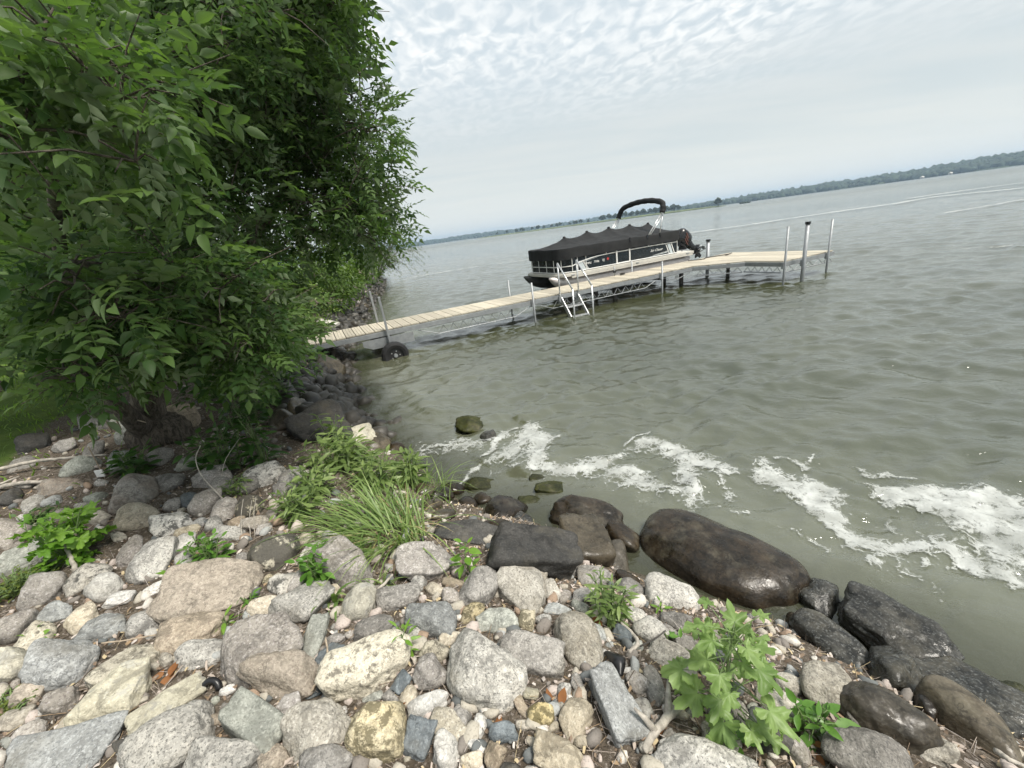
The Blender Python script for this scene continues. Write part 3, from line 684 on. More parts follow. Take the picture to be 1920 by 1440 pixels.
for s_ in ((PX0, -1.05, PX0, PV + 0.05), (PX0 + 0.05, PV, U1 - 0.05, PV), (PX0 - 1.0, -0.08, PX0 - 0.05, -1.02)):
    z = DZ - 0.33; a = np.array(s_[:2]); b = np.array(s_[2:])
    mb.tube([(*a, z), (*b, z)], 0.016, 6)
    for i in range(5):
        p = a + (b - a) * i / 5; q = a + (b - a) * (i + 0.5) / 5; r2 = a + (b - a) * (i + 1) / 5
        mb.tube([(*p, z), (*q, DZ - 0.17)], 0.008, 5); mb.tube([(*q, DZ - 0.17), (*r2, z)], 0.008, 5)
mb.build('truss', M['alu'], dock)
def post(u, v, top, r=0.026, cap=False, mat='alu', bot=-1.0, lean=(0, 0)):
    y = v - V0_; pts = [(u - lean[0] * (top - bot), y - lean[1], bot), (u, y, top)]
    p = MB().tube(pts, r, 12).build('post', M[mat], dock, True)
    if cap: MB().tube([(u, y, top - 0.015), (u, y, top + 0.05)], r * 1.35, 12).build('post_cap', M['cowl'], p)
    MB().box((u, y + (0.04 if y < 0.6 else -0.04), DZ - 0.12), (0.11, 0.07, 0.17)).build('post_bracket', M['alu'], p, bevel=0.005)
post(5.3, 10.08, 1.09); post(5.25, 11.44, 1.11); post(9.92, 10.08, 0.99); post(9.9, 11.44, 0.99)
post(12.33, 7.80, 1.59, 0.030); post(12.90, 7.62, 1.60, 0.052, True); post(14.38, 7.80, 1.58, 0.030)
post(13.5, 11.44, 1.22, 0.062, True)
for u, v in ((11.6, 10.9), (7.2, 11.2), (13.3, 10.4), (8.7, 10.9)):
    MB().tube([(u, v - V0_, -1.2), (u, v - V0_, DZ - 0.06)], 0.075 if u != 13.3 else 0.06, 12).build('pile', M['rust'], dock, True)
for u in np.arange(U0 + 1.2, U1, 1.52):
    MB().box((u, DW / 2, DZ - 0.10), (0.05, DW - 0.06, 0.08)).build('cross_member', M['alu'], dock)
# wheels near the shore end
def wheel(u, v, z, r=0.30):
    w = empty('wheel', (u, v - V0_, z)); w.parent = dock
    n = 40; prof = [(-0.085, 0.60), (-0.10, 0.80), (-0.085, 0.95), (-0.04, 1.0), (0.04, 1.0), (0.085, 0.95), (0.10, 0.80), (0.085, 0.60)]
    mb = MB(); V = []; m = len(prof)
    for i in range(n):
        a = 2 * math.pi * i / n
        for k, (y, q) in enumerate(prof):
            q2 = q * (1.02 if (i % 2 == 0 and 0.9 < q) else 1.0); V.append((math.cos(a) * r * q2, y * r / 0.30, math.sin(a) * r * q2))
    mb.add(V, [(i * m + k, i * m + (k + 1) % m, ((i + 1) % n) * m + (k + 1) % m, ((i + 1) % n) * m + k) for i in range(n) for k in range(m)])
    mb.build('tyre', M['rubber'], w)
    MB().tube([(0, -0.05, 0), (0, 0.05, 0)], r * 0.6, 24).build('rim', M['rubber'], w, False)
    MB().tube([(0, -0.10, 0), (0, 0.10, 0)], 0.045, 14).build('hub', M['alu'], w)
    for k in range(5):
        a = 2 * math.pi * k / 5; MB().tube([(0.1 * math.cos(a), -0.062, 0.1 * math.sin(a)), (0.1 * math.cos(a), -0.045, 0.1 * math.sin(a))], 0.012, 8).build('lug_nut', M['alu_light'], w)
wheel(1.38, 9.86, 0.06, 0.31); wheel(1.36, 11.64, 0.06, 0.31)
MB().tube([(1.33, 9.90 - V0_, 0.10), (1.33, 11.6 - V0_, 0.10)], 0.022, 10).build('axle', M['alu'], dock)
for v, top in ((10.04, 1.42), (11.44, 1.46)):
    MB().bar((1.36, v - V0_ - 0.02, 0.08), (1.33, v - V0_, top), 0.05, 0.05).build('wheel_post', M['alu'], dock, bevel=0.004)
MB().prism([(0.75, 0.34), (0.95, 0.24), (1.95, 0.24), (1.95, 0.47), (0.75, 0.47)], -0.012, 0.0).build('wheel_bracket', M['alu'], dock).rotation_euler = (R_(90), 0, 0)
o = MB().prism([(0.75, 0.34), (0.95, 0.24), (1.95, 0.24), (1.95, 0.47), (0.75, 0.47)], -0.012, 0.0).build('wheel_bracket', M['alu'], dock); o.rotation_euler = (R_(90), 0, 0); o.location = (0, DW + 0.04, 0)
bpy.data.objects['wheel_bracket'].location = (0, -0.035, 0)
# boarding stair
st = empty('stair', (6.48, 0, 0)); st.parent = dock
for s_ in (-0.31, 0.31):
    MB().tube([(s_, -0.05, DZ - 0.25), (s_, -0.05, 1.47)], 0.022, 10).build('handrail_post', M['alu_light'], st, True)
    MB().tube([(s_, -0.05, 1.47), (s_, -0.70, 0.80)], 0.022, 10).build('handrail', M['alu_light'], st, True)
    MB().tube([(s_, -0.70, 0.80), (s_, -0.70, -0.5)], 0.022, 10).build('handrail_post', M['alu_light'], st, True)
    MB().bar((s_ * 0.9, -0.04, DZ - 0.14), (s_ * 0.9, -0.78, -0.35), 0.03, 0.11).build('stringer', M['alu_light'], st, bevel=0.004)
    MB().box((s_, -0.05, DZ - 0.16), (0.10, 0.06, 0.16)).build('bracket', M['alu'], st, bevel=0.006)
for y, z in ((-0.28, 0.28), (-0.50, 0.03), (-0.68, -0.2)):
    MB().box((0, y, z), (0.53, 0.16, 0.03)).build('step', M['alu_light'], st, bevel=0.005)
# mooring ropes, a cleat post and a coil lying on the boards
def wpt(u, v, z): q = uv(u, v); return (q[0], q[1], z)
rp = MB().tube(spline([wpt(12.75, 12.0, 0.98), wpt(13.1, 11.75, 0.80), wpt(13.5, 11.47, 0.98)], 8), 0.012, 6).build('rope', M['rope'])
tag(rp, 'dark mooring rope from the boat stern to the capped post', 'rope')
rp = MB().tube(spline([wpt(12.3, 11.25, 0.675), wpt(12.75, 11.0, 0.672), wpt(13.1, 11.15, 0.672), wpt(13.6, 11.05, 0.672), wpt(14.0, 10.95, 0.675), wpt(13.7, 10.85, 0.675), wpt(14.1, 10.9, 0.70)], 8), 0.016, 6).build('rope', M['rope'])
tag(rp, 'dark rope lying loose on the dock boards below the capped post', 'rope')
th = np.linspace(0, 25, 90)
rp = MB().tube([wpt(9.25 + 0.10 * math.cos(a) * (0.6 + 0.4 * math.sin(a * .37)), 11.15 + 0.06 * math.sin(a), 0.668 + 0.002 * a) for a in th], 0.010, 5).build('rope', M['rope'])
tag(rp, 'small dark coil of rope on the dock beside the boat gate', 'rope')
cl = empty('mooring_post', wpt(9.05, 11.3, DZ), DA); MB().tube([(0, 0, 0), (0, 0, 0.30)], 0.022, 10).build('tube', M['alu'], cl, True); MB().box((0, 0, 0.13), (0.07, 0.07, 0.05)).build('collar', M['cowl'], cl)
tag(cl, 'short aluminium mooring post with black collar on the dock edge', 'post')

# ------------------------------------------------------------------ pontoon boat
_b = uv(9.9, 12.80)
boat = empty('pontoon_boat', (_b[0], _b[1], 0), DA); tag(boat, 'covered black pontoon boat with folded top moored at the dock', 'boat')
BW = 1.23; BX0, BX1 = -2.75, 3.0
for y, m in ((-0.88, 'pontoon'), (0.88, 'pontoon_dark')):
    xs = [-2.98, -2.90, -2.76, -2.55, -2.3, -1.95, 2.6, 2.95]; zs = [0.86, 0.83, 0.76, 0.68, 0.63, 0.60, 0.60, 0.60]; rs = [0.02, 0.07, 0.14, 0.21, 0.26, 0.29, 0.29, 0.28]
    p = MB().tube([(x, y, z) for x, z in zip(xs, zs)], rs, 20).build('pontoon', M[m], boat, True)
    MB().bar((-2.0, y - 0.0, 0.60 + 0.285), (2.6, y, 0.60 + 0.285), 0.10, 0.05).build('mounting_bracket', M['alu'], p)
    MB().bar((-2.8, y, 0.86), (-2.97, y, 0.88), 0.03, 0.05).build('nose_cap', M['alu'], p)
dk_poly = [(BX0, -0.95), (BX0 + 0.22, -BW), (BX1, -BW), (BX1, BW), (BX0 + 0.22, BW), (BX0, 0.95)]
MB().prism(dk_poly, 0.915, 0.955).build('deck', M['concrete'], boat)
tr_ = [(p[0] * 1.006, p[1] * 1.012) for p in dk_poly]
MB().prism(tr_, 0.86, 0.945).build('rub_rail', M['trim'], boat, bevel=0.008)
for s_ in (-1, 1): MB().bar((BX0 + 0.4, s_ * (BW + 0.022), 0.835), (BX1 - 0.05, s_ * (BW + 0.022), 0.835), 0.012, 0.05).build('side_skirt', M['trim'], boat)
# fence
FX0, FX1, FY = -2.66, 2.24, 1.17
per = [(FX1, -FY), (-2.26, -FY), (-2.54, -0.98), (FX0, -0.72), (FX0, 0.72), (-2.54, 0.98), (-2.26, FY), (FX1, FY)]
def seg_panel(a, b, z0, z1, name, mat, th=0.012):
    MB().bar((a[0], a[1], (z0 + z1) / 2), (b[0], b[1], (z0 + z1) / 2), th, z1 - z0).build(name, M[mat], boat)
for a, b in zip(per[:-1], per[1:]):
    if a == per[0]: continue
    seg_panel(a, b, 0.985, 1.42, 'fence_panel', 'panel')
seg_panel((FX1, FY), (FX1, -FY), 0.985, 1.42, 'fence_panel', 'panel')
for x0, x1 in ((-2.26, -1.98), (-1.97, -0.52), (0.10, FX1)): seg_panel((x0, -FY), (x1, -FY), 0.985, 1.40, 'fence_panel', 'panel')
gate = MB(); 
seg_panel((-0.43, -FY - 0.004), (0.05, -FY - 0.004), 1.0, 1.38, 'gate_panel', 'panel')
g = MB()
for x in (-0.475, 0.075): g.box((x, -FY - 0.008, 1.20), (0.05, 0.035, 0.46))
g.box((-0.2, -FY - 0.008, 0.995), (0.5, 0.03, 0.035)); g.box((-0.2, -FY - 0.008, 1.365), (0.5, 0.03, 0.03)); g.build('gate_frame', M['white'], boat, bevel=0.005)
for z, r in ((0.985, 0.016), (1.43, 0.012)):
    MB().tube([(p[0], p[1] * 1.012, z) for p in per], r, 8).build('fence_rail', M['white'], boat)
MB().tube(spline([(FX1, -FY - 0.016, 1.36), (1.2, -FY - 0.016, 1.37), (0.1, -FY - 0.016, 1.365)], 8), 0.015, 8).build('fence_rail', M['white'], boat)
MB().tube(spline([(-0.5, -FY - 0.016, 1.365), (-1.3, -FY - 0.016, 1.34), (-1.9, -FY - 0.016, 1.26), (-2.26, -FY - 0.012, 1.17)], 8), 0.015, 8).build('fence_rail', M['white'], boat)
MB().tube([(-2.26, -FY - 0.012, 1.17), (-2.54, -0.99, 1.17), (FX0 - 0.012, -0.72, 1.17), (FX0 - 0.012, 0.72, 1.17), (-2.54, 0.99, 1.17), (-2.26, FY, 1.17)], 0.014, 8).build('fence_rail', M['white'], boat)
for x, y in ((-2.26, -FY), (-2.05, -FY), (-1.72, -FY), (-0.9, -FY), (0.9, -FY), (1.55, -FY), (FX1, -FY), (-2.54, -0.98), (FX0, -0.72), (FX0, -0.25), (FX0, 0.25), (FX0, 0.72), (-2.54, 0.98), (FX1, FY)):
    z0 = 0.985 if x < -1.6 or x > 2.2 else 1.35
    MB().tube([(x - (0.012 if x < -2.5 else 0), y * 1.014, z0), (x - (0.012 if x < -2.5 else 0), y * 1.014, 1.44)], 0.011, 8).build('fence_post', M['white'], boat)
# lettering and decals on the near side
def side_text(body, x, z, size, mat, shear=0.0, sx=1.0):
    c = bpy.data.curves.new('lettering', 'FONT'); c.body = body; c.size = size; c.extrude = 0.0015; c.shear = shear; c.align_x = 'CENTER'; c.align_y = 'CENTER'
    t = bpy.data.objects.new('lettering', c); COL.objects.link(t); bpy.context.view_layer.update()
    me = bpy.data.meshes.new_from_object(t.evaluated_get(bpy.context.evaluated_depsgraph_get())); bpy.data.objects.remove(t); bpy.data.curves.remove(c)
    o = link('lettering', me, M[mat], boat); o.rotation_euler = (R_(90), 0, 0); o.location = (x, -FY - 0.010, z); o.scale = (sx, 1, 1); return o
side_text('MN', -1.62, 1.165, 0.10, 'white', 0.2, 1.25); side_text('7996', -1.31, 1.175, 0.10, 'white', 0.2, 1.1); side_text('RJ', -1.03, 1.185, 0.10, 'white', 0.2, 1.1)
side_text('Sun Chaser', 1.27, 1.20, 0.115, 'white', 0.55, 1.05)
MB().tube([(-0.84, -FY - 0.012, 1.20), (-0.84, -FY - 0.007, 1.20)], 0.042, 18).build('registration_sticker', M['red'], boat)
def decal(poly, mat):
    o = MB().prism(poly, 0.0, 0.003).build('decal', M[mat], boat); o.rotation_euler = (R_(90), 0, 0); o.location = (0, -FY - 0.007, 0)
decal([(-2.02, 1.28), (-1.88, 1.28), (-1.72, 1.0), (-1.86, 1.0)], 'silver'); decal([(-1.85, 1.27), (-1.82, 1.27), (-1.66, 1.0), (-1.69, 1.0)], 'white')
decal([(-1.80, 1.255), (-1.78, 1.255), (-1.62, 1.0), (-1.64, 1.0)], 'white')
decal([(-1.98, 1.275), (-1.2, 1.345), (-1.2, 1.338), (-1.85, 1.262)], 'white'); decal([(-1.80, 1.25), (-1.2, 1.325), (-1.2, 1.318), (-1.74, 1.242)], 'silver')
decal([(1.70, 1.33), (1.73, 1.33), (1.90, 1.0), (1.86, 1.0)], 'white'); decal([(1.78, 1.335), (1.92, 1.335), (2.05, 1.0), (1.93, 1.0)], 'silver'); decal([(1.96, 1.335), (1.99, 1.335), (2.13, 1.02), (2.10, 1.0)], 'white')
decal([(1.88, 1.06), (0.95, 1.0), (0.95, 1.008), (1.85, 1.085)], 'silver'); decal([(1.85, 1.10), (1.1, 1.035), (1.1, 1.04), (1.83, 1.11)], 'white')
# mooring cover: skirt and a tented top on five poles
PK = [(-1.72, 2.02), (-0.78, 2.10), (0.17, 2.13), (1.12, 2.12), (2.0, 2.08)]
def cover():
    ex0, ex1, ey = FX0 - 0.05, FX1 + 0.06, FY + 0.05; nx, ny = 120, 40
    def half(x):                            # half width, rounded at the bow
        t = np.clip((x - ex0) / 0.55, 0, 1); return 0.74 + (ey - 0.74) * np.sqrt(1 - (1 - t) ** 2)
    def ridge(x):
        if x < PK[0][0]: t = (x - ex0) / (PK[0][0] - ex0); return 1.73 + (PK[0][1] - 1.73) * (0.85 * t + 0.15 * t * t - 0.25 * t * (1 - t))
        if x > PK[-1][0]: t = (x - PK[-1][0]) / (ex1 - PK[-1][0]); return PK[-1][1] + (1.74 - PK[-1][1]) * (t + 0.35 * t * (1 - t) * 2) 
        for (a, za), (b, zb) in zip(PK[:-1], PK[1:]):
            if a <= x <= b: t = (x - a) / (b - a); return za + (zb - za) * t - 0.085 * (1 - (2 * t - 1) ** 2) ** 0.8
    V = []
    for i in range(nx + 1):
        x = ex0 + (ex1 - ex0) * i / nx; h = half(x); zr = ridge(x)
        for j in range(ny + 1):
            s = -1 + 2 * j / ny; y = s * h; a = 1 - abs(s)
            e = 1.73 + 0.006 * math.sin(x * 9); k = a ** 1.05
            pk = max(math.exp(-abs(x - p[0]) * 5.5) for p in PK)
            z = e + (zr - e) * (k * (1 - 0.22 * math.sin(math.pi * a) ) + 0) + 0.03 * pk * a ** 8
            z += 0.006 * math.sin(7 * x + 5 * s) * a
            V.append((x, y, z))
    Vn = np.array(V); Vn[:, 2] += 0.016 * fbm(Vn * [2.6, 4.0, 0] + 3.1, 4, 12); V = [tuple(p) for p in Vn]
    Fc = [(i * (ny + 1) + j, (i + 1) * (ny + 1) + j, (i + 1) * (ny + 1) + j + 1, i * (ny + 1) + j + 1) for i in range(nx) for j in range(ny)]
    mb = MB(); mb.add(V, Fc); c = mb.build('mooring_cover', M['canvas'], boat, True)
    # skirt
    n = ny + 1; ring = [V[i * n] for i in range(nx, -1, -1)] + [V[j] for j in range(1, n)] + [V[i * n + ny] for i in range(1, nx + 1)] + [V[nx * n + j] for j in range(ny - 1, 0, -1)]
    SV = []; L = len(ring)
    for k, p in enumerate(ring):
        lo = 1.415 + 0.008 * math.sin(k * 0.9) + (-0.03 if p[0] < -2.3 else 0)
        for t, out in ((0, 0.0), (0.12, 0.012), (0.5, 0.006 + 0.006 * math.sin(k * 0.37)), (1, 0.012)):
            q = np.array(p[:2]); cen = np.array([np.clip(p[0], -2.2, 1.9), 0]); d = q - cen; d /= np.linalg.norm(d) + 1e-9
            SV.append((q[0] + d[0] * out, q[1] + d[1] * out, p[2] + (lo - p[2]) * t))
    SF = [(k * 4 + t, ((k + 1) % L) * 4 + t, ((k + 1) % L) * 4 + t + 1, k * 4 + t + 1) for k in range(L) for t in range(3)]
    mb = MB(); mb.add(SV, SF); mb.build('skirt', M['canvas'], c, True)
    for x, z in PK: MB().tube([(x, 0, z - 0.02), (x, 0, z + 0.03), (x, 0, z + 0.045)], [0.055, 0.05, 0.02], 12).build('pole_cap', M['cowl'], c, True)
    for x in np.arange(-2.2, 2.3, 0.42): MB().box((x, -FY - 0.03, 1.405), (0.02, 0.012, 0.05)).build('tie_strap', M['rope'], c)
    for x in (0.06, 0.82, 1.40): MB().box((x, -ey - 0.016, 1.69), (0.06, 0.02, 0.14)).build('vent_flap', M['cowl'], c)
cover()
# folded sun top
bt = empty('folded_top', (0, 0, 0)); bt.parent = boat
for s_ in (-1, 1):
    y = s_ * (FY - 0.02)
    for a, b in (((0.83, 1.66), (1.56, 2.38)), ((0.90, 1.62), (1.64, 2.36)), ((1.40, 1.66), (1.62, 2.40)), ((0.95, 1.75), (1.50, 2.36))):
        MB().tube([(a[0], y * 1.03, a[1]), (b[0], y, b[1])], 0.015, 8).build('support_tube', M['alu_light'], bt, True)
    MB().box((1.58, y, 2.38), (0.10, 0.05, 0.09)).build('hinge', M['alu_light'], bt)
arc = spline([(1.58, -FY + 0.02, 2.40), (1.64, -FY + 0.04, 2.58), (1.70, -0.98, 2.74), (1.74, -0.5, 2.84), (1.76, 0, 2.87), (1.74, 0.5, 2.84), (1.70, 0.98, 2.74), (1.64, FY - 0.04, 2.56), (1.58, FY - 0.02, 2.40)], 8)
MB().tube(arc, 0.092 + 0.006 * np.sin(np.arange(len(arc)) * 1.1), 14).build('canvas_boot', M['canvas'], bt, True)
# outboard motor, tilted up
om = empty('outboard_motor', (3.95, 0, 1.02)); om.parent = boat; om.rotation_euler = (0, R_(-55), 0)
MB().box((3.40, 0, 0.84), (0.85, 0.62, 0.16)).build('motor_pod', M['alu'], boat, bevel=0.02)
MB().box((3.78, 0, 1.0), (0.14, 0.30, 0.34)).build('motor_bracket', M['cowl'], boat, bevel=0.02)
def loft(secs, n=20):
    V = []; 
    for (cx_, z, a, b, p) in secs:
        for k in range(n):
            t = 2 * math.pi * k / n; c, s = math.cos(t), math.sin(t)
            V.append((cx_ + a * abs(c) ** p * (1 if c > 0 else -1), b * abs(s) ** p * (1 if s > 0 else -1), z))
    m = len(secs); Fc = [(i * n + k, i * n + (k + 1) % n, (i + 1) * n + (k + 1) % n, (i + 1) * n + k) for i in range(m - 1) for k in range(n)]
    return V, Fc + [tuple(reversed(range(n))), tuple((m - 1) * n + k for k in range(n))]
MB().add(*loft([(0.16, 0.02, 0.26, 0.17, 0.7), (0.16, 0.10, 0.31, 0.20, 0.7), (0.17, 0.34, 0.33, 0.21, 0.7), (0.19, 0.52, 0.30, 0.19, 0.75), (0.21, 0.62, 0.22, 0.14, 0.8), (0.22, 0.65, 0.10, 0.07, 0.9)])).build('cowl', M['cowl'], om, True)
for k in range(3):
    MB().bar((-0.02 + k * 0.11, -0.215, 0.14 + k * 0.05), (0.10 + k * 0.11, -0.212, 0.40 + k * 0.03), 0.012, 0.035).build('cowl_stripe', M['copper'], om)
MB().add(*loft([(0.16, 0.04, 0.20, 0.13, 0.8), (0.14, -0.2, 0.15, 0.08, 0.8), (0.13, -0.55, 0.12, 0.05, 0.8), (0.12, -0.72, 0.13, 0.05, 0.8)])).build('midsection', M['cowl'], om, True)
MB().box((0.16, 0, -0.56), (0.42, 0.20, 0.02)).build('cavitation_plate', M['cowl'], om, bevel=0.006)
MB().tube([(-0.14, 0, -0.74), (-0.05, 0, -0.74), (0.22, 0, -0.74), (0.32, 0, -0.74)], [0.01, 0.055, 0.06, 0.045], 14).build('gearcase', M['cowl'], om, True)
MB().prism([(0.0, -0.98), (0.12, -0.98), (0.18, -0.76), (-0.02, -0.76)], -0.012, 0.012).build('skeg', M['cowl'], om).rotation_euler = (R_(90), 0, 0)
pr = MB().tube([(0.32, 0, -0.74), (0.44, 0, -0.74)], [0.045, 0.03], 12).build('propeller', M['alu'], om, True)
for k in range(3):
    a = 2 * math.pi * k / 3; b = MB(); pts = []
    for t, w in ((0.03, 0.03), (0.09, 0.085), (0.15, 0.09), (0.18, 0.04)):
        for s_ in (-1, 1): pts.append((0.37 + s_ * w * 0.5, (t * math.sin(a) + s_ * w * 0.6 * math.cos(a)), -0.74 + t * math.cos(a) - s_ * w * 0.6 * math.sin(a)))
    b.add(pts, [(0, 1, 3, 2), (2, 3, 5, 4), (4, 5, 7, 6)]); o = b.build('blade', M['alu'], pr); sm = o.modifiers.new('s', 'SOLIDIFY'); sm.thickness = 0.008
MB().box((2.98, 0, 0.98), (0.12, 0.5, 0.26)).build('transom', M['alu'], boat, bevel=0.01)
for x in (-2.3, 0.35, 2.7): MB().box((x, -BW - 0.03, 0.90), (0.12, 0.03, 0.03)).build('cleat', M['alu'], boat, bevel=0.006)
# boat lift under the hull
lf = empty('boat_lift', (_b[0], _b[1], 0), DA); tag(lf, 'dark metal boat lift cradle under the pontoon boat', 'boat lift')
for x in (-1.5, 1.5):
    MB().box((x, 0, 0.20), (0.12, 2.7, 0.14)).build('cross_beam', M['rust'], lf)
    for y in (-1.32, 1.32): MB().tube([(x, y, -1.3), (x, y, 0.55)], 0.06, 10).build('leg', M['rust'], lf, True)
for y in (-0.88, 0.88): MB().box((0, y, 0.29), (4.6, 0.13, 0.045)).build('bunk', M['drift'], lf)
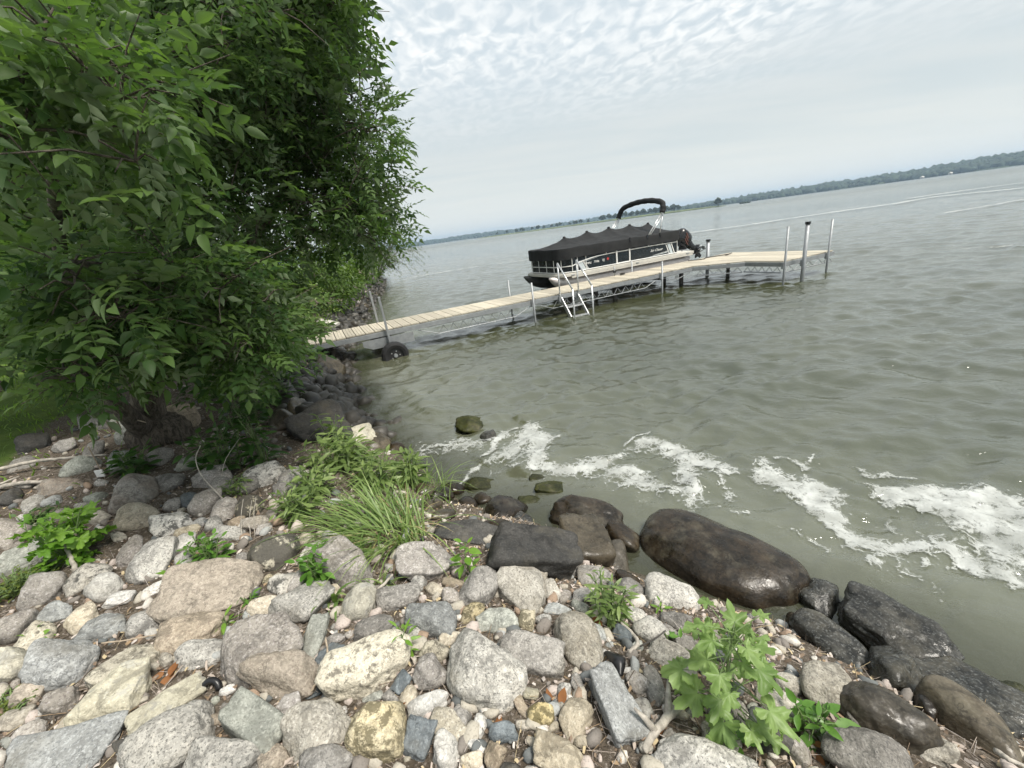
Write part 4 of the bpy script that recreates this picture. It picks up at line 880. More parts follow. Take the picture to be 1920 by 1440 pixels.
#@@PART3
# ------------------------------------------------------------------ stones of the bank
# photo x, y, long side, short side (photo px), tilt (deg, counter-clockwise), rock, shape, short name (for the ones others are named after), centre height
# shapes: r rounded, a angular, b blocky, s slab, e egg
ST = [
 (250,927,100,66,12,'bg','r','brown-topped grey boulder at the shade edge'), (258,973,98,54,16,'tn','r','cream boulder above the triangular grey stone'),
 (325,984,86,50,14,'lk','a','pale boulder speckled black on its right end'), (375,982,26,19,0,'wh','r'), (354,998,48,26,8,'tn','a'), (323,947,35,30,0,'gm','r'),
 (357,940,42,28,18,'bd','r'), (388,945,54,58,0,'pk','r'), (421,957,48,54,0,'pk','r'), (468,950,54,47,10,'bk','r','cream round stone with black stain'),
 (289,1052,90,72,62,'gl','a','triangular pale grey boulder'), (50,1048,118,52,27,'gn','a','pale greenish slab pointing up at the left edge'), (79,1111,92,58,12,'pk','r','mauve oval stone at the left'),
 (165,1085,92,56,32,'lk','a','white stone with dark lichen, left'), (193,1106,80,50,20,'wh','r'), (222,1124,56,30,6,'wh','a'), (298,1103,64,22,22,'wh','s'),
 (341,1023,54,32,14,'wh','a'), (346,1048,40,32,0,'gl','r'), (245,1040,56,46,20,'pk','a'), (62,946,52,28,22,'gl','r'), (96,942,42,20,12,'bl','r'), (18,1005,78,58,20,'pk','a'),
 (117,912,104,32,6,'bg','r'), (146,878,72,40,4,'gn','r'), (225,872,54,44,0,'gn','r'), (20,936,50,34,20,'dk','a'), (108,970,44,22,24,'pk','a'), (180,935,34,28,40,'gn','a'),
 (75,1078,48,21,26,'bl','r'), (112,1052,32,34,60,'gn','a'), (318,905,64,36,5,'gm','r'), (396,899,72,42,6,'pk','a'), (418,917,48,44,20,'gm','a'),
 (460,914,46,34,-8,'gm','r'), (500,892,86,44,16,'lk','a','pale slab with black specks by the weeds'), (546,900,54,46,70,'gm','r'), (523,922,30,24,0,'gm','a'),
 (443,982,32,22,10,'ob','a'), (479,982,50,32,10,'pk','a'), (496,992,36,18,14,'pk','s'), (520,947,36,22,0,'tn','r'), (430,1001,58,36,0,'gl','a'), (404,984,32,32,0,'gl','r'),
 (519,1037,102,66,22,'bk','r','cream stone with a black lichen crown'), (572,1012,38,26,6,'tn','r'), (620,1012,40,30,0,'gl','r'), (582,1036,64,26,42,'gl','a'),
 (396,1109,206,98,13,'ob','s','broad flat orange-brown granite slab'), (506,1086,25,21,0,'yl','r'), (533,1093,52,40,38,'lk','a'), (560,1090,50,34,70,'pk','r'),
 (648,1066,102,84,-32,'pk','r','pinkish rounded granite beside the grass tuft'), (803,1057,122,66,4,'pk','a','pink-brown lumpy boulder below the grass'),
 (497,1138,64,38,8,'tn','r'), (574,1132,116,66,34,'gl','a','long pale grey boulder behind the upright splinter'), (675,1132,74,66,70,'yw','r','cream-faced round stone with grey side'),
 (749,1124,92,50,16,'gm','r'), (787,1095,34,29,60,'gl','r'), (810,1158,94,72,-12,'bl','a','blue-grey blocky boulder'), (847,1118,36,34,0,'pk','r'), (850,1093,42,20,-6,'ob','a'),
 (818,1108,42,24,-28,'tn','a'), (902,1098,86,68,72,'gm','r','dark speckled standing stone'), (981,1099,98,84,-38,'gb','a','faceted brown-grey boulder'), (1012,1072,42,35,80,'tn','b','small tan block leaning on the dark boulder'),
 (1000,1036,176,104,-4,'dk','b','large smooth black boulder'), (1094,1022,88,92,0,'wb','b','square brown boulder behind the black one'), (869,999,120,44,-9,'dk','s','low dark slab left of the black boulder'),
 (1154,1052,66,50,-66,'wb','r'), (942,958,72,52,34,'wt','r','round wet boulder at the waterline',0.06), (870,975,66,36,-8,'wt','r','',0.06), (848,953,40,34,40,'wt','a','',0.04), (877,948,38,32,0,'wt','r','',0.02),
 (968,978,52,34,0,'wg','r','',0.0), (1098,968,150,66,-14,'wt','r','dark weedy boulder lapped by water',0.02), (1032,917,56,28,-8,'al','a','',-0.02), (996,940,44,22,0,'al','a','',-0.015),
 (900,911,58,26,0,'al','a','',-0.012), (1010,898,36,16,-10,'al','a','',-0.02), (890,800,70,34,0,'al','a','dark weedy rock awash out in the water',0.0), (915,822,30,26,0,'wg','r','',0.0),
 (1328,1050,328,150,-30,'wt','e','huge smooth wet brown boulder'), (1260,1117,104,74,-6,'gl','r','smooth grey boulder under the huge wet one'), (1183,1105,52,44,-60,'gm','r'),
 (1221,1186,64,54,-40,'gl','r','round grey stone left of the lobed plant'), (1189,1154,46,34,-40,'gl','r'), (1272,1170,66,34,-10,'gm','a'), (1258,1185,36,20,-30,'pk','a'), (1296,1216,58,30,-16,'gm','a'),
 (1262,1237,96,50,-20,'gb','a'), (1227,1290,80,36,-80,'gm','r','upright grey speckled oval stone'), (1195,1281,50,36,-60,'pk','r'), (1205,1331,46,36,-60,'gl','r'),
 (1155,1322,148,78,-66,'bl','b','long grey-green rectangular block'), (1328,1432,214,96,-16,'gl','s','broad granite slab at the bottom edge'), (1356,1390,76,60,-10,'gb','r'), (1393,1368,42,32,-70,'gm','r'),
 (1450,1384,80,60,-20,'dk','r','dark smooth stone below the lobed plant'), (1502,1416,64,42,-60,'pk','a'), (1360,1332,84,60,-10,'gm','r'), (1458,1322,100,52,-36,'gb','a'), (1478,1283,62,40,-10,'gb','r'),
 (1546,1288,96,80,-60,'gb','a','layered tan stone beside the glossy plant'), (1566,1212,176,70,-40,'wg','e','smooth dark log-shaped stone'), (1684,1186,262,92,-33,'wg','s','jagged wet slate slab in the water',0.08),
 (1534,1124,80,64,-20,'wg','a','',0.0), (1680,1260,108,98,-20,'wg','a','faceted greenish dark stone'), (1832,1318,270,104,-38,'wg','s','long grey wet slab at the right edge',0.12), (1818,1366,268,86,-38,'wb','e','brown torpedo-shaped boulder'),
 (1650,1342,184,108,-50,'wb','r','big damp brown rounded boulder'), (1625,1418,184,112,-22,'gm','r','dark grey boulder at the bottom right'), (1752,1410,84,58,-50,'gb','a'), (1612,1358,50,32,-20,'gm','a'),
 (1714,1354,18,12,60,'yl','r'), (1900,1300,60,46,-40,'al','r','',0.0),
 (912,1262,146,132,-20,'gl','r','large round speckled granite boulder'), (998,1225,110,76,-10,'gm','a','dark grey angular granite'), (1082,1198,122,80,-66,'gb','r','pear-shaped tan boulder'),
 (1116,1187,42,34,-70,'bl','r'), (1169,1191,46,30,-42,'bd','r'), (986,1167,38,34,80,'yl','b','small yellow cube-like stone'), (925,1166,76,50,12,'gn','a','grey-green stone with brown left face'), (885,1152,42,36,60,'yl','a'),
 (846,1199,48,32,10,'tn','r'), (812,1220,56,38,-20,'cr','r'), (808,1262,68,60,70,'pk','a','mauve stone left of the round boulder'), (800,1321,80,44,20,'wh','r','white striped stone'), (766,1305,44,33,70,'tn','r'),
 (785,1386,96,54,74,'bd','b','dark blue-grey column stone'), (704,1375,120,108,10,'yl','r','yellow boulder blotched with lichen'), (689,1250,168,108,14,'cr','r','cream boulder with dark pits'),
 (702,1177,78,48,6,'gm','r'), (597,1366,140,108,44,'gb','r','tan-grey granite left of the yellow boulder'), (477,1361,116,84,-34,'gn','b','square-cut greenish grey block'), (533,1267,122,92,-30,'ob','a','brown wedge-shaped boulder'),
 (480,1222,166,120,28,'pk','r','big pinkish grey granite boulder'), (587,1200,110,40,76,'gn','s','upright grey schist splinter'), (622,1234,60,44,50,'bd','s'), (628,1201,36,28,0,'pk','a'),
 (121,1248,134,92,10,'bl','r','light blue-grey oval boulder'), (210,1312,156,104,22,'yw','a','pale yellow wedge boulder'), (247,1248,124,76,50,'cr','a'), (318,1320,166,46,31,'yw','s','long pale yellow slab'),
 (322,1387,206,104,31,'gl','r','long grey granite boulder, bottom left'), (417,1428,150,84,0,'gl','r','pale speckled boulder at the bottom edge'), (112,1424,228,96,14,'bl','s','large grey slab in the bottom left corner'),
 (233,1396,42,36,0,'dk','a'), (358,1187,142,76,14,'ob','r','rounded pinkish tan boulder'), (373,1227,96,62,4,'gl','r','grey egg-shaped stone'), (267,1170,70,50,12,'gl','r'), (183,1187,112,44,20,'bl','a'),
 (158,1160,70,46,28,'tn','r'), (104,1150,66,34,14,'bl','a'), (22,1182,66,70,0,'pk','r'), (70,1196,94,48,24,'cr','a'), (26,1250,64,66,20,'yw','a'), (58,1300,64,46,60,'ob','a'),
 (113,1320,76,44,22,'pk','a'), (192,1163,32,20,20,'tn','a'), (33,1350,76,46,26,'tn','a'), (54,1380,74,42,20,'pk','r'), (133,1366,70,44,10,'tn','r'), (285,1188,28,24,0,'wh','r'),
 (540,1321,48,40,30,'pk','a'), (592,1297,44,18,22,'bd','s'), (702,1306,44,20,10,'gn','a'), (752,1281,44,28,56,'bd','a'), (618,1428,116,60,6,'gm','r'), (520,1424,66,50,40,'ob','a'),
 (838,1412,66,58,60,'wh','r','whitish stone beside the blue column'), (925,1420,52,38,70,'ob','a'), (885,1427,42,34,0,'tn','a'), (900,1364,52,26,74,'wh','r'), (942,1376,60,38,14,'bd','r','dark blue pebble'),
 (1015,1342,50,44,0,'yl','r','small round yellow stone'), (979,1328,42,19,-62,'ob','a'), (992,1300,34,25,0,'yw','a'), (1079,1350,78,60,68,'tn','a','tan five-sided stone'), (1056,1301,36,26,80,'gl','r'),
 (1081,1284,42,24,-66,'gm','a'), (1046,1420,104,72,-20,'tn','s','flat pinkish tan stone at the bottom'), (842,1368,90,56,-54,'gb','s'), (865,1347,46,36,70,'gm','r'), (956,1438,38,22,0,'dk','r'),
 (875,1370,28,16,70,'wh','a'), (894,1401,36,26,-42,'wh','a'), (1058,1120,30,22,70,'pk','r'), (1096,1118,50,32,10,'gm','r'), (1077,1074,24,18,50,'pk','a'), (1117,1083,72,42,4,'gm','r'), (1034,1112,52,30,-62,'gb','a'),
 (1046,1143,50,22,-8,'bl','s'), (1086,1141,36,22,-26,'gn','r'),
 (830,928,46,34,0,'wt','r'), (812,948,40,28,10,'wb','r'), (905,938,34,26,0,'wt','r','',0.0), (852,916,38,26,0,'wt','a','',0.02), (925,988,56,32,0,'wt','r'), (1166,1008,74,46,-20,'wt','r','',0.02), (1176,1088,46,36,0,'wt','r'), (830,968,44,30,0,'wb','a'), (1500,1175,60,44,-20,'wt','r','',0.03), (1600,1150,60,36,-30,'wg','a','',0.0), (1740,1330,60,40,-30,'wt','r'), (800,920,40,26,0,'wb','r'), (780,850,40,26,0,'wb','r'), (745,842,36,28,0,'wt','r'),
 (594,800,118,72,6,'dk','a','big dark boulder under the tree by the shore'), (700,828,54,48,0,'wb','r'), (671,822,58,40,14,'yw','b','pale yellow broken block by the water'), (556,769,48,40,70,'wb','r'), (594,771,40,26,0,'dk','r'),
 (582,746,42,26,-10,'wb','r'), (624,697,64,48,-20,'wb','a','brown angular boulder at the waterline near the dock'), (600,716,34,32,0,'wb','r'), (612,761,38,26,-20,'dk','a'), (637,777,26,14,-20,'wh','a'),
 (530,791,52,52,0,'wb','r'), (341,787,64,60,40,'ob','a','tan rock face behind the tree base'), (232,796,42,36,30,'gn','r'), (232,822,44,36,20,'gn','r'), (180,796,62,32,14,'gm','a'), (68,832,74,38,10,'dk','a'),
 (40,870,60,30,10,'gm','a'), (175,848,46,30,10,'gm','r'), (300,860,50,34,10,'gm','a'), (355,872,44,30,0,'gn','r'), (120,838,50,28,14,'gm','a'),
]
RK_WORD = {'gl': 'light grey speckled', 'gm': 'mid grey', 'pk': 'pinkish grey', 'ob': 'orange-brown', 'tn': 'tan', 'cr': 'cream', 'yl': 'yellowish', 'yw': 'pale yellow', 'wh': 'whitish',
           'lk': 'pale, black-flecked', 'bk': 'black-stained cream', 'bl': 'blue-grey', 'bd': 'dark blue-grey', 'gn': 'greenish grey', 'bg': 'brownish grey', 'gb': 'tan-grey granite', 'dk': 'dark', 'wt': 'wet dark brown',
           'wb': 'damp brown', 'wg': 'wet slate-grey', 'al': 'green weed-covered'}
SH_WORD = {'r': 'rounded', 'a': 'angular', 'b': 'blocky', 's': 'flat', 'e': 'smooth'}
def stone_shape(kind, seed, sub, noise_amp):
    r = np.random.default_rng(seed); V0, F0 = ICO[sub]
    if kind in 're': n, p, lo, hi = (12, 6.0, 0.82, 1.02) if kind == 'r' else (10, 4.0, 0.92, 1.02)
    elif kind == 'a': n, p, lo, hi = 11, 22.0, 0.70, 1.0
    elif kind == 's': n, p, lo, hi = 9, 20.0, 0.78, 1.0
    else: n, p, lo, hi = 3, 16.0, 0.95, 1.1
    N = r.normal(size=(n, 3)); N /= np.linalg.norm(N, axis=1)[:, None]; k = r.uniform(lo, hi, n)
    if kind in 'bs':
        ax = np.vstack([np.eye(3), -np.eye(3)]) + r.normal(0, 0.10, (6, 3)); ax /= np.linalg.norm(ax, axis=1)[:, None]
        N = np.vstack([N, ax]); k = np.concatenate([k * (1.15 if kind == 'b' else 1.0), np.full(6, 0.74 if kind == 'b' else 0.8)])
    else:
        ax = np.vstack([np.eye(3), -np.eye(3)]); N = np.vstack([N, ax]); k = np.concatenate([k, np.full(6, 1.0)])
    D = np.maximum(V0 @ N.T / k, 0)
    rad = (D ** p).sum(1) ** (-1.0 / p)
    V = V0 * rad[:, None]
    V = V / np.abs(V).max(0)
    off = r.uniform(-50, 50, 3)
    nz = 0.10 * fbm(V0 * 1.3 + off, 2, 1) + 0.05 * fbm(V0 * 3.7 + off, 3, 2) 
    if kind in 'as': nz = nz + 0.05 * np.abs(fbm(V0 * 2.6 + off, 3, 4))
    V = V * (1 + noise_amp * nz)[:, None]
    return V, F0
STONES = []                                  # object, photo x, y, px size, rock, shape, anchor name
def place_stone(x, y, w, h, angd, rock, kind, nick='', zc=None, seed=0, thick=None, anchor=True, embed=0.30):
    w *= 1.03; h *= 1.03
    w0 = min(w, h)
    P = hit(x, y, 0.0); d0 = (P - C3) @ F3
    semi = 0.5 * w0 * d0 / FPX
    if zc is None: P = hit(x, y, semi * embed)
    else: P = onz(x, y, zc)
    depth_ = (P - C3) @ F3; m = depth_ / FPX
    e = 0.05
    gn = np.array([-(gz(P[0] + e, P[1]) - gz(P[0] - e, P[1])) / (2 * e), -(gz(P[0], P[1] + e) - gz(P[0], P[1] - e)) / (2 * e), 1.0]); gn /= np.linalg.norm(gn)
    vd = C3 - P; vd /= np.linalg.norm(vd)
    n = 0.62 * gn + 0.38 * vd; n /= np.linalg.norm(n)
    a = R_(angd); di = R3 * math.cos(a) + U3 * math.sin(a); dj = -R3 * math.sin(a) + U3 * math.cos(a)
    ax = di - vd * ((di @ n) / (vd @ n)); lx = np.linalg.norm(ax); ax /= lx
    ay = np.cross(n, ax)
    B3 = np.stack([di, dj, vd], 1); by = abs(np.linalg.solve(B3, ay)[1]); bz = abs(np.linalg.solve(B3, n)[1])
    sx = 0.5 * w * m * min(lx, 1.6)
    tk = {'r': 0.80, 'e': 0.95, 'a': 0.72, 'b': 0.80, 's': 0.55}[kind] if thick is None else thick
    sz = tk * 0.5 * min(w, h) * m
    sy = math.sqrt(max((0.5 * h * m) ** 2 - (0.8 * sz * bz) ** 2, (0.3 * h * m) ** 2)) / max(by, 0.6)
    if kind != 's': sz = max(sz, tk * 0.8 * min(sx, sy))
    px_size = max(w, h)
    sub = 5 if px_size > 120 else 4 if px_size > 45 else 3 if px_size > 22 else 2
    V, Fc = stone_shape(kind, seed, sub, 1.0 if kind != 'e' else 0.45)
    V = V * np.array([sx, sy, sz])
    if kind == 's':
        pass
    o = link('boulder' if px_size > 85 else 'stone', mesh_np('stone', V, Fc, True), M[rock])
    o.matrix_world = Matrix(((ax[0], ay[0], n[0], P[0]), (ax[1], ay[1], n[1], P[1]), (ax[2], ay[2], n[2], P[2]), (0, 0, 0, 1)))
    STONES.append([o, x, y, px_size, rock, kind, nick]); return o
for i, s in enumerate(ST):
    place_stone(*s[:7], nick=s[7] if len(s) > 7 else '', zc=s[8] if len(s) > 8 else None, seed=100 + i)
# the riprap row along the shore by the dock, and small stones that fill the gaps
occ = [(s[1], s[2], s[3] * 0.42) for s in STONES]
def try_add(x, y, sz, rock, kind, seed, gap=0.75):
    for ox, oy, orad in occ:
        if (x - ox) ** 2 + (y - oy) ** 2 < (gap * (orad + sz * 0.5)) ** 2: return False
    place_stone(x, y, sz, sz * random.uniform(0.6, 0.9), random.uniform(-40, 40), rock, kind, seed=seed); occ.append((x, y, sz * 0.42)); return True
cnt = 0; k = 0
RIP = [((600, 700), (640, 760), 22, 30), ((560, 715), (640, 790), 20, 34), ((605, 655), (645, 700), 14, 24), ((620, 590), (665, 640), 10, 20), ((640, 560), (690, 610), 8, 16), ((655, 545), (702, 590), 7, 13), ((690, 770), (740, 830), 14, 24), ((640, 790), (690, 820), 16, 26)]
while cnt < 44 and k < 1500:
    k += 1; a, b, lo, hi = RIP[k % len(RIP)]
    if try_add(random.uniform(a[0], b[0]), random.uniform(a[1], b[1]), random.uniform(lo, hi), random.choice(['dk', 'wb', 'dk', 'gm', 'wb', 'gb', 'wt']), random.choice('rra'), 900 + k, 0.85): cnt += 1
cnt = 0; k = 0
while cnt < 74 and k < 8000:
    k += 1; x = random.uniform(0, 1560); y = random.uniform(900, 1436)
    if y < 900 + 0.0 * x or (x > 520 and y < 1010) or (x > 830 and y < 1120) or (x > 1180 and y < 1200 + (x - 1180) * 0.35) or (560 < x < 840 and y < 1050): continue
    if try_add(x, y, random.uniform(18, 34), random.choice(['gl', 'tn', 'pk', 'gm', 'wh', 'ob', 'gb', 'bl', 'cr', 'gn']), random.choice('rraab'), 3000 + k, 0.80): cnt += 1
# labels: the named ones as they are, the others by their look and the named stone next to them
ANCH = [s for s in STONES if s[6]]
seen_l = {}
for s in STONES:
    o, x, y, sz, rock, kind, nick = s
    size = 'large' if sz > 95 else 'medium' if sz > 48 else 'small'
    if nick: lab = nick
    else:
        near = sorted(ANCH, key=lambda q: (q[1] - x) ** 2 + (q[2] - y) ** 2)
        def rel(q):
            dx, dy = x - q[1], y - q[2]
            if abs(dx) > 1.8 * abs(dy): return 'right of' if dx > 0 else 'left of'
            if abs(dy) > 1.8 * abs(dx): return 'just below' if dy > 0 else 'just above'
            return ('below' if dy > 0 else 'above') + ' and ' + ('right of' if dx > 0 else 'left of')
        noun = {'r': 'rounded stone', 'a': 'angular stone', 'b': 'blocky stone', 's': 'flat stone', 'e': 'smooth stone'}[kind]
        lab = None
        for q in near[:5]:
            c = '%s %s %s %s the %s' % (size, RK_WORD[rock], noun, rel(q), q[6])
            w = c.split()
            if len(w) > 16: c = '%s %s %s %s the %s' % (size, RK_WORD[rock], 'stone', rel(q), ' '.join(q[6].split()[:7]))
            if len(c.split()) <= 16 and c not in seen_l: lab = c; break
        if lab is None: lab = '%s %s stone %s the %s' % (size, RK_WORD[rock], rel(near[0]), ' '.join(near[0][6].split()[:6]))
        if lab in seen_l:
            for t in ('tiny', 'pebble-sized', 'fist-sized', 'hand-sized', 'squat', 'narrow'):
                c = ' '.join([t] + lab.split()[1:])
                if c not in seen_l: lab = c; break
    seen_l[lab] = 1
    if len(lab.split()) < 4: lab = lab + ' on the bank'
    tag(o, lab, 'stone', 'stones of the rocky bank')

# ------------------------------------------------------------------ gravel and litter between the stones
def scatter_land(n, seed, x0=-5.5, x1=2.4, y0=0.4, y1=6.5, smin=0.15, smax=3.6, bias=2.0):
    r = np.random.default_rng(seed); out = []
    while sum(map(len, out)) < n:
        x = r.uniform(x0, x1, 6000); y = r.uniform(y0, y1, 6000); s = sdist(x, y)
        d = np.hypot(x, y); ok = (s > smin) & (s < smax) & (r.uniform(0, 1, 6000) < np.clip((bias / np.maximum(d, 0.4)) ** 2, 0, 1))
        out.append(np.stack([x[ok], y[ok]], 1))
    P = np.vstack(out)[:n]; return np.column_stack([P, ground(P[:, 0], P[:, 1])])
def rand_rot(r, n, tilt=3.14):
    a = r.uniform(0, 2 * math.pi, n); b = r.normal(0, tilt, n); c = r.normal(0, tilt, n)
    ca, sa, cb, sb, cc, sc = np.cos(a), np.sin(a), np.cos(b), np.sin(b), np.cos(c), np.sin(c)
    Rz = np.zeros((n, 3, 3)); Rz[:, 0, 0] = ca; Rz[:, 0, 1] = -sa; Rz[:, 1, 0] = sa; Rz[:, 1, 1] = ca; Rz[:, 2, 2] = 1
    Rx = np.zeros((n, 3, 3)); Rx[:, 1, 1] = cb; Rx[:, 1, 2] = -sb; Rx[:, 2, 1] = sb; Rx[:, 2, 2] = cb; Rx[:, 0, 0] = 1
    Ry = np.zeros((n, 3, 3)); Ry[:, 0, 0] = cc; Ry[:, 0, 2] = sc; Ry[:, 2, 0] = -sc; Ry[:, 2, 2] = cc; Ry[:, 1, 1] = 1
    return Rz @ Rx @ Ry
def instance(name, tv, tf, pos, rot, sc, mat, parent=None, smooth=False, seed=0):
    N = len(pos); sc = np.asarray(sc, float)
    if sc.ndim == 1: sc = np.repeat(sc[:, None], 3, 1)
    V = np.einsum('nij,nkj->nki', rot, tv[None] * sc[:, None, :]) + pos[:, None, :]
    Fc = tf[None] + (np.arange(N) * len(tv))[:, None, None]
    tint = np.repeat(np.random.default_rng(seed).uniform(0, 1, N), len(tv))
    return link(name, mesh_np(name, V.reshape(-1, 3), Fc.reshape(-1, tf.shape[1]), smooth, {'tint': tint}), mat, parent)
def pebble_mat():
    t = NT('mixed_pebbles'); k = t.attr('tint'); v = t.tc.outputs['Object']
    q = t.n('ShaderNodeValToRGB'); t.l(k, q.inputs[0]); cr = q.color_ramp
    cols = [(0.0, (0.40, 0.37, 0.31)), (0.2, (0.20, 0.18, 0.16)), (0.35, (0.46, 0.40, 0.36)), (0.5, (0.13, 0.14, 0.14)), (0.65, (0.55, 0.52, 0.47)), (0.8, (0.30, 0.22, 0.16)), (0.92, (0.34, 0.35, 0.34))]
    cr.interpolation = 'CONSTANT'
    while len(cr.elements) < len(cols): cr.elements.new(0.5)
    for e, (p, c) in zip(cr.elements, cols): e.position = p; e.color = c + (1,)
    c = t.mix(t.math('MULTIPLY', t.ramp(t.noise(v, 120, 3, 0.6), 0.5, 0.7), 0.4), q.outputs[0], (0.09, 0.08, 0.07))
    return t.done(t.bsdf(c, 0.85, 0, t.bump(t.noise(v, 90, 3), 0.5, 0.006), 0.3))
M['pebble'] = pebble_mat()
r_ = np.random.default_rng(77)
P = scatter_land(2300, 5); n = len(P); V0, F0 = ICO[2]
pv = stone_shape('a', 5, 2, 1.0)[0] * 0.5
sz = 0.010 + 0.040 * r_.uniform(0, 1, n) ** 2.2
P[:, 2] += sz * 0.12
o = instance('gravel', pv, F0, P, rand_rot(r_, n, 0.5), np.stack([sz, sz * r_.uniform(.6, 1, n), sz * r_.uniform(.45, .8, n)], 1) * 1.6, M['pebble'], None, True, 1)
tag(o, 'loose gravel and pebbles filling the gaps between the stones', 'gravel', None, 'stuff')
# cobbles that fill the gaps left between the larger stones
P = scatter_land(9000, 15, bias=1.6); pp = proj(P); okc = np.ones(len(P), bool)
for ox, oy, orad in occ: okc &= (pp[:, 0] - ox) ** 2 + (pp[:, 1] - oy) ** 2 > (orad * 1.02) ** 2
P = P[okc][:520]; n = len(P); sz = r_.uniform(0.022, 0.048, n); P[:, 2] += sz * 0.3; pv2 = stone_shape('r', 9, 2, 1.0)[0]
o = instance('cobbles', pv2, ICO[2][1], P, rand_rot(r_, n, 0.4), np.stack([sz, sz * r_.uniform(.6, 1, n), sz * r_.uniform(.5, .8, n)], 1), M['pebble'], None, True, 21)
tag(o, 'small mixed cobbles wedged between the larger stones', 'cobbles', None, 'stuff')
# flakes of dry bark and shell-grey wood, bits of straw
def flake_mat():
    t = NT('dry_litter'); k = t.attr('tint')
    q = t.n('ShaderNodeValToRGB'); t.l(k, q.inputs[0]); cr = q.color_ramp; cr.interpolation = 'CONSTANT'
    cols = [(0.0, (0.42, 0.36, 0.31)), (0.3, (0.20, 0.15, 0.11)), (0.5, (0.52, 0.47, 0.43)), (0.66, (0.30, 0.22, 0.14)), (0.8, (0.10, 0.08, 0.06)), (0.9, (0.46, 0.38, 0.24))]
    while len(cr.elements) < len(cols): cr.elements.new(0.5)
    for e, (p, c) in zip(cr.elements, cols): e.position = p; e.color = c + (1,)
    return t.done(t.bsdf(q.outputs[0], 0.9, 0, None, 0.15))
M['litter'] = flake_mat()
fl = np.array([(-.5, -.5, 0), (0, -.42, .10), (.5, -.3, -.02), (.5, .35, .0), (0, .5, .12), (-.45, .3, .02)]); ff = np.array([(0, 1, 4), (0, 4, 5), (1, 2, 3), (1, 3, 4)])
P = scatter_land(9000, 6, bias=2.2); n = len(P); P[:, 2] += r_.uniform(0.002, 0.016, n)
o = instance('litter', fl, ff, P, rand_rot(r_, n, 0.5), np.stack([r_.uniform(.012, .04, n), r_.uniform(.006, .018, n), r_.uniform(.01, .03, n)], 1), M['litter'], None, False, 2)
tag(o, 'dry pale bark chips and leaf litter between the stones', 'litter', None, 'stuff')
sv = np.array([(-.5, -.5, -.5), (-.5, .5, -.5), (-.5, 0, .5), (0, -.4, -.1), (0, .6, -.1), (0, .1, .8), (.5, -.3, -.5), (.5, .3, -.5), (.5, 0, .3)])
sf = np.array([(0, 3, 4), (0, 4, 1), (1, 4, 5), (1, 5, 2), (2, 5, 3), (2, 3, 0), (3, 6, 7), (3, 7, 4), (4, 7, 8), (4, 8, 5), (5, 8, 6), (5, 6, 3)])
P = scatter_land(2600, 8, bias=2.4); n = len(P); P[:, 2] += r_.uniform(0.004, 0.02, n)
o = instance('straw', sv, sf, P, rand_rot(r_, n, 0.22), np.stack([r_.uniform(.05, .16, n), r_.uniform(.0015, .003, n), r_.uniform(.0015, .003, n)], 1), M['litter'], None, False, 3)
tag(o, 'thin dry stalks and rootlets strewn between the stones', 'straw', None, 'stuff')

# rubble of dark stones along the shore towards and past the dock
r_ = np.random.default_rng(171); x = r_.uniform(-14, -1.0, 60000); y = r_.uniform(5.2, 45, 60000); s = sdist(x, y); ok = (s > -0.35) & (s < 1.0) & (r_.uniform(0, 1, 60000) < np.clip(9 / y, 0.15, 1)); x, y = x[ok][:1300], y[ok][:1300]; n = len(x)
sz = r_.uniform(0.05, 0.19, n); P = np.stack([x, y, ground(x, y) + sz * 0.25], 1)
M['rubble'] = plain('shore_rubble', (0.042, 0.038, 0.031), 0.5, 0, 0.8, 2.2, bump=0.6)
rv = stone_shape('a', 6, 2, 1.0)[0]
o = instance('shore_rubble', rv, ICO[2][1], P, rand_rot(r_, n, 0.5), np.stack([sz, sz * r_.uniform(.6, 1, n), sz * r_.uniform(.5, .85, n)], 1), M['rubble'], None, True, 11)
tag(o, 'rubble of dark stones along the shore past the dock', 'rubble', None, 'stuff')

# ------------------------------------------------------------------ leaves
def t_lance(L=1.0, W=0.34, fold=0.10, curl=-0.18, seg=4, teeth=0.0, seed=0):
    r = np.random.default_rng(seed); V = []; F = []
    for i in range(seg + 1):
        t = i / seg; w = W * 0.5 * (math.sin(math.pi * min(1, t ** 0.8 * 1.0)) ** 0.9 if 0 < t < 1 else 0.02) * (1 + teeth * (r.uniform(-1, 1)))
        z = curl * t * t
        V += [(L * t, -w, z + fold * w * 2), (L * t, 0, z), (L * t, w, z + fold * w * 2)]
    for i in range(seg):
        a = i * 3; F += [(a, a + 3, a + 4), (a, a + 4, a + 1), (a + 1, a + 4, a + 5), (a + 1, a + 5, a + 2)]
    return np.array(V), np.array(F)
def t_diamond(L=1.0, W=0.47, fold=0.12, curl=-0.15):
    V = np.array([(0, 0, 0), (0.42 * L, -W / 2, fold * W), (0.45 * L, 0, curl * .2), (0.42 * L, W / 2, fold * W), (L, 0, curl)]); F = np.array([(0, 1, 2), (0, 2, 3), (1, 4, 2), (2, 4, 3)]); return V, F
